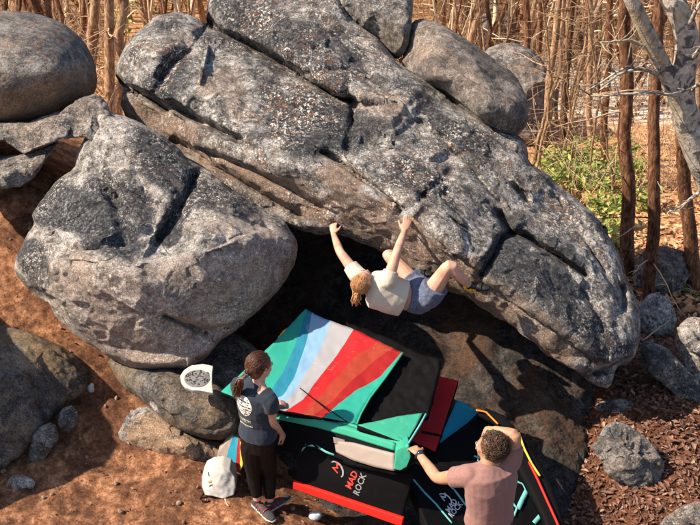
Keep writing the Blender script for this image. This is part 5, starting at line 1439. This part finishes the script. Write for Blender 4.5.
# --- folded green pad standing behind it
root = empty('crash_pad', list(V(340, 470, 8.8)), 'folded sea-green crash pad with a beige side panel in front of the striped pad', 'crash pad')
def DG(x, y): return 8.78 - .0050 * (np.asarray(x, float) - 275) + .000 * (np.asarray(y, float) - 430)
band, _ = loft('top_edge', [[(275, 409), (318, 417), (350, 423), (400, 437), (405, 442)], [(276, 414), (318, 422), (350, 430), (398, 446), (404, 449)]], lambda x, y: DG(x, y) + .04 - .05 * (np.asarray(y) - 413 - (np.asarray(x) - 275) * .24) * .12, [F_GREEN], root, 30, 4, .008, .06, F_GREEN, (0, .3, -1), 4)
band2, _ = loft('front_edge', [[(275, 414), (318, 422), (350, 430), (396, 445)], [(275, 419), (318, 428), (350, 437), (395, 451)]], lambda x, y: DG(x, y), [F_GREEN], root, 30, 4, .006, .10, F_GREEN, (0, 1, -.2), 5)
side, _ = loft('front_panel', [[(276, 420), (320, 429), (350, 438), (395, 452)], [(282, 450), (322, 456), (350, 466), (398, 476)]], lambda x, y: DG(x, y) + .01, [F_BLACK], root, 26, 8, .02, .16, F_BLACK, (0, 1, 0), 7)
gp, _ = loft('side_panel', [[(334, 441), (352, 443), (375, 449), (394, 454)], [(336, 452), (352, 460), (375, 467), (394, 471)]], lambda x, y: DG(x, y) - .035, [F_WARMGREY], root, 24, 6, .010, .04, F_WARMGREY, None, 8)
slab('side_flap', [(333, 437), (345, 440), (344, 446), (334, 443)], [DG(333, 437) - .06] * 4, .012, [F_WARMGREY], root, 6, .002, 2, .003)
cap, _ = loft('end_cap', [[(396, 450), (402, 447), (409, 446)], [(395, 461), (402, 459), (411, 457)], [(394, 469), (400, 471), (407, 467)]], lambda x, y: DG(x, y) - .045 + .004 * (np.asarray(x) - 396), [F_GREEN] * 2, root, 12, 6, .012, .14, F_GREEN, (0, 1, -.1), 9)
b_ = cap.modifiers.new('edge', 'BEVEL'); b_.width = .02; b_.segments = 3
top, _ = loft('top_panel', [[(357, 425), (378, 421), (400, 416), (423, 413)], [(378, 433), (392, 432), (404, 430), (415, 428)], [(398, 441), (401, 441), (404, 441), (408, 440)]], lambda x, y: 8.30 + .0 * np.asarray(x) - .0085 * (np.asarray(y) - 430), [F_GREEN] * 2, root, 18, 6, .012, .06, F_BLACK, None, 10)
m = MB(); m.tube([V(426, 414, 8.42), V(420, 425, 8.34), V(412, 438, 8.22), V(406, 447, 8.12)], [.008] * 4, 6); m.build('piping', F_TURQ, root)
for k, pts in enumerate(([(300, 452, 8.55), (306, 445, 8.52), (316, 446, 8.46), (326, 452, 8.44), (334, 455, 8.40)], [(296, 462, 8.5), (302, 447, 8.5), (312, 443, 8.46), (318, 448, 8.44)])):
    m = MB(); m.tube([V(*p) for p in pts], [(.003, .010)] * len(pts), 6, flat=(0, -1, .3)); m.build('strap', F_TURQ if k == 0 else F_BLACK, root)

# --- black pad with red edge, logo
root_b = empty('crash_pad', list(V(350, 490, 8.9)), 'closed black crash pad with a bright red lower edge, in front of the green pad', 'crash pad')
quad = [(304, 446), (415, 474), (403, 517), (294, 481)]
bp, nb_, fb = slab('body', quad, [8.62, 8.22, 8.36, 8.72], .16, [F_BLACK], root_b, 24, .010, 12, .02, -.02, (0, .75, -.6))
m = MB()
q0, q1, q2, q3 = [A(V(x, y, d)) for (x, y), d in zip([(293.5, 481), (403.5, 518), (402, 526), (293.5, 488)], [8.70, 8.34, 8.37, 8.73])]
nn = nv(np.cross(q1 - q0, q3 - q0)); nn = nn if nn @ (CAM - q0) > 0 else -nn
m.add([q0 + nn * .012, q1 + nn * .012, q2 + nn * .012, q3 + nn * .012, q0 - nn * .02, q1 - nn * .02, q2 - nn * .02, q3 - nn * .02], [[0, 1, 2, 3], [7, 6, 5, 4], [0, 4, 5, 1], [1, 5, 6, 2], [2, 6, 7, 3], [3, 7, 4, 0]])
rt_ = m.build('trim', F_REDTRIM, root_b, False); b_ = rt_.modifiers.new('edge', 'BEVEL'); b_.width = .006; b_.segments = 2
on_pad(bp, text_geo('MAD', 1, .02), (352, 480), 61, .075, F_LOGOR, root_b)
on_pad(bp, text_geo('ROCK', 1, .012), (360, 484.5), 64, .072, F_LOGOG, root_b)
emb = shape_geo([[(-.5, -.45), (-.36, -.45), (-.3, .12), (.0, -.22), (.3, .12), (.36, -.45), (.5, -.45), (.42, .45), (.0, .02), (-.42, .45)][::1]])
arc = shape_geo([[(math.cos(a) * .85 - .0, math.sin(a) * .62 - .15) for a in np.linspace(math.pi * .98, math.pi * 2.02, 18)] + [(math.cos(a) * .74, math.sin(a) * .50 - .1) for a in np.linspace(math.pi * 2.02, math.pi * .98, 18)]])
on_pad(bp, emb, (337, 467), 50, .075, F_LOGOR, root_b); on_pad(bp, arc, (336, 470), 130, .085, F_LOGOG, root_b)

# --- big black pad with turquoise stripes under the man
root_k = empty('crash_pad', list(V(470, 500, 8.9)), 'big black crash pad with turquoise stripes and a pale printed emblem, under the man', 'crash pad')
quad = [(405, 468), (484, 408), (556, 520), (470, 560)]
kp, _, fk = slab('body', [(404, 470), (487, 407), (563, 530), (440, 562)], [8.62, 9.2, 8.70, 8.05], .14, [F_BLACK], root_k, 30, .02, 14, .02, .03, (0, .1, -1))
def ribbon(pts, w, mat, root, name='stripe', ob=None, D=None, lift=.004):
    bv = bvh_of(ob) if ob else None; P3 = []
    for (x, y) in resample(pts, 26, False, 0):
        o = Vector(CAM.tolist()); d = (V(x, y, 8.5) - o).normalized(); h = bv.ray_cast(o, d)
        if h[0] is None: continue
        P3.append(A(h[0]) - A(d) * lift)
    if len(P3) < 3: return
    m = MB(); m.tube(P3, [(.0025, w)] * len(P3), 6, flat=-FWD * .3 + A((0, -.3, .9))); return m.build(name, mat, root)
ribbon([(412, 478), (424, 492), (436, 504), (452, 523)], .008, F_TURQ, root_k, ob=kp)
ribbon([(446, 481), (456, 492), (468, 508)], .008, F_TURQ, root_k, ob=kp)
on_pad(kp, text_geo('MAD', 1, .02), (451.5, 506), 52, .066, F_LOGOW, root_k); on_pad(kp, text_geo('ROCK', 1, .014), (455.5, 510), 52, .062, F_LOGOW, root_k)
on_pad(kp, emb, (444.5, 497), 45, .065, F_LOGOW, root_k); on_pad(kp, arc, (444.5, 500), 125, .07, F_LOGOW, root_k)
# raised right edge of the taco pad with orange, red and yellow piping
rim_, _ = loft('side_edge', [[(486, 408), (505, 416), (517, 430), (537, 458), (551, 484), (561, 510), (567, 540)], [(478, 414), (497, 424), (510, 440), (520, 470), (533, 496), (545, 520), (550, 545)]], lambda x, y: 9.05 - .0062 * (np.asarray(y, float) - 410), [F_BLACK], root_k, 34, 5, .01, .12, F_BLACK, (0, .6, -.8), 16)
for pts, mt, w in (([(476, 410), (486, 412), (492, 418), (498, 424)], F_ORANGE, .008), ([(519, 433), (524, 448), (532, 464), (540, 476)], F_YEL, .009), ([(529, 462), (538, 480), (546, 498), (556, 520), (560, 530)], F_REDTRIM, .010)):
    q = resample(pts, 14, False, 0); m = MB(); m.tube([P(x, y, 9.05 - .0062 * (y - 410) - .03) for x, y in q], [w] * 14, 6); m.build('piping', mt, root_k)
# buckles and webbing lying on it
for pts, w in (([(514, 474), (518, 482), (523, 484), (526, 490)], .008), ([(518, 509), (522, 500), (527, 490)], .022), ([(512, 502), (517, 508), (514, 516)], .010), ([(534, 523), (540, 516), (546, 512)], .02), ([(543, 509), (546, 516), (545, 524)], .008), ([(474, 456), (480, 458)], .008), ([(478, 453), (478, 461)], .006)):
    ribbon(pts, w, F_TURQ, root_k, 'strap', kp, lift=.012)
# --- red and blue pad behind
root_r = empty('crash_pad', list(V(440, 430, 9.2)), 'red crash pad panel leaning behind the black flap, with a black strap across it', 'crash pad')
rp, _, _ = slab('panel', [(431, 374), (459, 380), (436, 452), (410, 440)], [9.32, 9.28, 8.75, 8.75], .08, [F_RED], root_r, 18, .012, 18, .012, 0, None, F_BLACK)
ribbon([(422, 432), (432, 434), (442, 436)], .012, F_BLACK, root_r, 'strap', rp); ribbon([(433, 378), (426, 400), (416, 425)], .006, F_BLACK, root_r, 'piping', rp)
root_c = empty('crash_pad', list(V(455, 430, 9.2)), 'flat blue crash pad panel between the red panel and the big black pad', 'crash pad')
cp, _, _ = slab('panel', [(457, 400), (480, 411), (450, 440), (432, 456)], [9.32, 9.30, 8.95, 8.80], .08, [F_CYAN], root_c, 16, .012, 19, .012, 0, None, F_BLACK)
m = MB(); m.tube([V(472, 406, 9.24), V(478, 409, 9.22), V(482, 411, 9.22)], [.01] * 3, 6); m.build('trim', F_ORANGE, root_c)

# --- small things on the ground
def ghit(x, y): return ground_hit(x, y)[0]
def ray_all(x, y, objs):
    o = Vector(CAM.tolist()); d = (V(x, y, 9) - o).normalized(); best = None
    for b in objs:
        h = b.ray_cast(o, d)
        if h[0] is not None and (best is None or h[3] < best[1]): best = (A(h[0]), h[3])
    g_ = ghit(x, y)
    return best[0] if best and best[1] < np.linalg.norm(g_ - CAM) + .05 else g_
BV = [bvh_of(o) for o in RB if any(w in o['label'] for w in ('low rounded', 'mossy slab in', 'rock rib', 'upright sunlit', 'forming the back'))]
def setpt(x, y, lift=.0): return ray_all(x, y, BV) + A((0, 0, lift))

def white_bag():
    c = setpt(219, 494); root = empty('bag', list(c), 'crumpled white drawstring bag standing on the red dirt beside the woman', 'bag')
    D0 = proj(c)[2] - .10; D = lambda x, y: D0 + .0010 * (494 - np.asarray(y, float)) + .00035 * (np.asarray(x, float) - 219) ** 2 * .25
    o, _ = loft('body', [[(205, 471), (213, 467), (222, 466), (230, 469)], [(202, 478), (212, 477), (224, 477), (235, 478)], [(202, 486), (212, 486), (224, 487), (236, 487)], [(205, 495), (212, 496), (223, 499), (234, 495)]], D,
                [simple('white_canvas', (.44, .425, .41), .85, .5, 25)] * 3, root, 22, 7, .028, .15, simple('white_canvas_side', (.44, .425, .41), .85, .5, 25), (0, 1, -.1), 31, -.02)
    b_ = o.modifiers.new('edge', 'BEVEL'); b_.width = .02; b_.segments = 3; b_.limit_method = 'ANGLE'
    bv = bvh_of(o)
    for (x, y, w, h, a, mt) in ((209, 474, .007, .035, -60, F_BLACK), (210, 481.5, .012, .03, 25, simple('brown_print', (.4, .25, .12), .8)), (211, 485.5, .008, .03, 25, F_BLACK), (221, 476, .003, .04, 10, F_GREY), (223, 479, .003, .03, 15, F_GREY), (226, 482, .004, .01, 0, F_BLACK)):
        geo = shape_geo([rect(-h / 2, -w / 2, h / 2, w / 2)]); on_pad(o, geo, (x, y), a, 1.0, mt, root, .004, 'print')
    m = MB(); m.tube([c + A((-.10, -.06, .06)), c + A((-.14, -.1, .02)), c + A((-.11, -.13, .012)), c + A((-.06, -.12, .01))], [.006] * 4, 6); m.build('drawstring', F_BLACK, root)
white_bag()
def striped_bag():
    c = setpt(231, 470); root = empty('bag', list(c), 'small striped bag in tan, blue, red and yellow leaning behind the white bag', 'bag')
    D = lambda x, y: 9.12 - .003 * (np.asarray(y, float) - 455)
    ob, _ = loft('body', [[(232, 436), (225, 444), (218, 452), (217, 458)], [(233, 436), (229, 448), (226, 460), (228, 469)], [(238, 439), (237, 450), (236, 462), (236, 473)], [(240, 441), (240, 452), (240, 462), (240, 471)], [(243, 446), (243, 453), (243, 461), (242, 468)], [(245, 451), (246, 455), (246, 459), (244, 465)]], D,
                 [F_WARMGREY, F_CYAN, F_RED, F_YEL, F_BLACK], root, 14, 5, .012, .09, F_WARMGREY, (0, 1, -.2), 22)
    b_ = ob.modifiers.new('edge', 'BEVEL'); b_.width = .012; b_.segments = 2; b_.limit_method = 'ANGLE'
    g = np.random.RandomState(2)
    for k in range(9):
        on_pad(ob, shape_geo([rect(-.007, -.010, .007, .010)]), (219.5 + k * 1.3 + g.uniform(-.4, .4), 457 + k * 1.25), -45, 1.0, [F_BLACK, F_RED, F_CYAN, F_BLACK, F_YEL][k % 5], root, .003, 'print')
striped_bag()
def white_mesh_bag():
    c = setpt(197, 378); root = empty('pouch', list(c), 'white-rimmed D-shaped pouch with a dark speckled face lying on the rock', 'pouch')
    D = lambda x, y: 9.0 - .006 * (np.asarray(y, float) - 378)
    ob, _ = loft('body', [[(213, 366), (203, 364), (192, 365), (184, 370)], [(212, 374), (203, 375), (190, 375), (180, 376)], [(212, 383), (203, 383), (191, 383), (181, 382)], [(213, 393), (203, 391), (193, 390), (185, 387)]], D, [M_WHITE] * 3, root, 26, 8, .012, .04, M_WHITE, None, 23)
    b_ = ob.modifiers.new('edge', 'BEVEL'); b_.width = .012; b_.segments = 3; b_.limit_method = 'ANGLE'
    on_pad(ob, disc_geo(.105, .082, 4, 24), (197, 378.5), -2, 1.0, simple('speckled_grey', (.16, .155, .16), .9, var=.5, vscale=60), root, .004, 'face')
    g = np.random.RandomState(6); polys = []
    for k in range(90):
        x, y = g.uniform(-.098, .095), g.uniform(-.072, .07)
        if (x / .1) ** 2 + (y / .076) ** 2 > 1: continue
        w, h = g.uniform(.004, .016), g.uniform(.004, .013); polys.append([(x, y), (x + w, y + h * .2), (x + w * .8, y + h), (x - w * .2, y + h * .7)])
    on_pad(ob, shape_geo(polys), (197, 378), -2, 1.0, M_BLACK, root, .007, 'pattern')
white_mesh_bag()
c = setpt(92, 396); m = MB(); m.ball(c + A((0, 0, .03)), (.032, .02, .045)); m.ball(c + A((.012, 0, .06)), (.02, .016, .03)); o = m.build('paper_scrap', M_WHITE, None, True, c); tag(o, 'crumpled scrap of white paper in the shade beside the mossy slab', 'paper')
r_ = o.modifiers.new('w', 'REMESH'); r_.mode = 'VOXEL'; r_.voxel_size = .006
c = setpt(315, 522); m = MB(); m.ball(c + A((0, 0, .03)), (.055, .05, .035)); m.ball(c + A((.03, 0, .04)), (.03, .03, .03)); o = m.build('chalk_bag', simple('white_blue_cloth', (.40, .44, .52), .8, .3, 30), None, True, c); tag(o, 'small pale blue-white cloth bundle on the ground at the bottom edge right of the woman', 'cloth bundle')
r_ = o.modifiers.new('w', 'REMESH'); r_.mode = 'VOXEL'; r_.voxel_size = .006
# fallen sticks on the dirt
for k, (a, b, lb) in enumerate([((222, 497), (229, 512), 'pale dry stick on the sunlit dirt in front of the white bag'), ((255, 398), (262, 404), 'x'), ((578, 430), (605, 446), 'x'), ((640, 345), (668, 322), 'bare dead stick leaning against the upright sunlit rock')]):
    if lb == 'x': continue
    p = setpt(*a, .012); q = setpt(*b, .012); m = MB(); m.tube(wob(lerp_pts(p, q, 8), .012, 2, k), np.linspace(.010, .004, 8), 6); o = m.build('stick', M_TWIG, None, True, p); tag(o, lb, 'stick')
# ------------------------------------------------------------------ camera, light, world
cam = bpy.data.cameras.new('camera'); co_ = bpy.data.objects.new('camera', cam); COL.objects.link(co_)
co_.location = CAM.tolist(); co_.rotation_euler = (math.radians(90) - PITCH, 0, 0)
cam.sensor_width = 36; cam.lens = FPX / 700 * 36; cam.clip_end = 2000; cam.clip_start = .05
scene.camera = co_
SUN = Vector((-.70, -.10, .69)).normalized()
w = bpy.data.worlds.new('World'); scene.world = w; w.use_nodes = True
sky = w.node_tree.nodes.new('ShaderNodeTexSky'); sky.sky_type = 'NISHITA'; sky.sun_disc = False
sky.sun_elevation = math.asin(SUN.z); sky.sun_rotation = math.atan2(SUN.x, SUN.y)
sky.air_density = 1.2; sky.dust_density = 1.5
bg = w.node_tree.nodes['Background']; bg.inputs['Strength'].default_value = .085
w.node_tree.links.new(sky.outputs[0], bg.inputs[0])
sl = bpy.data.lights.new('sun', 'SUN'); sl.energy = 5.0; sl.angle = math.radians(.5); sl.color = (1, .84, .64)
so = bpy.data.objects.new('sun', sl); COL.objects.link(so)
so.rotation_euler = SUN.to_track_quat('Z', 'Y').to_euler(); so.location = (SUN * 30)
scene.view_settings.view_transform = 'Standard'; scene.view_settings.look = 'None'
scene.view_settings.exposure = 1.0; scene.view_settings.gamma = 1
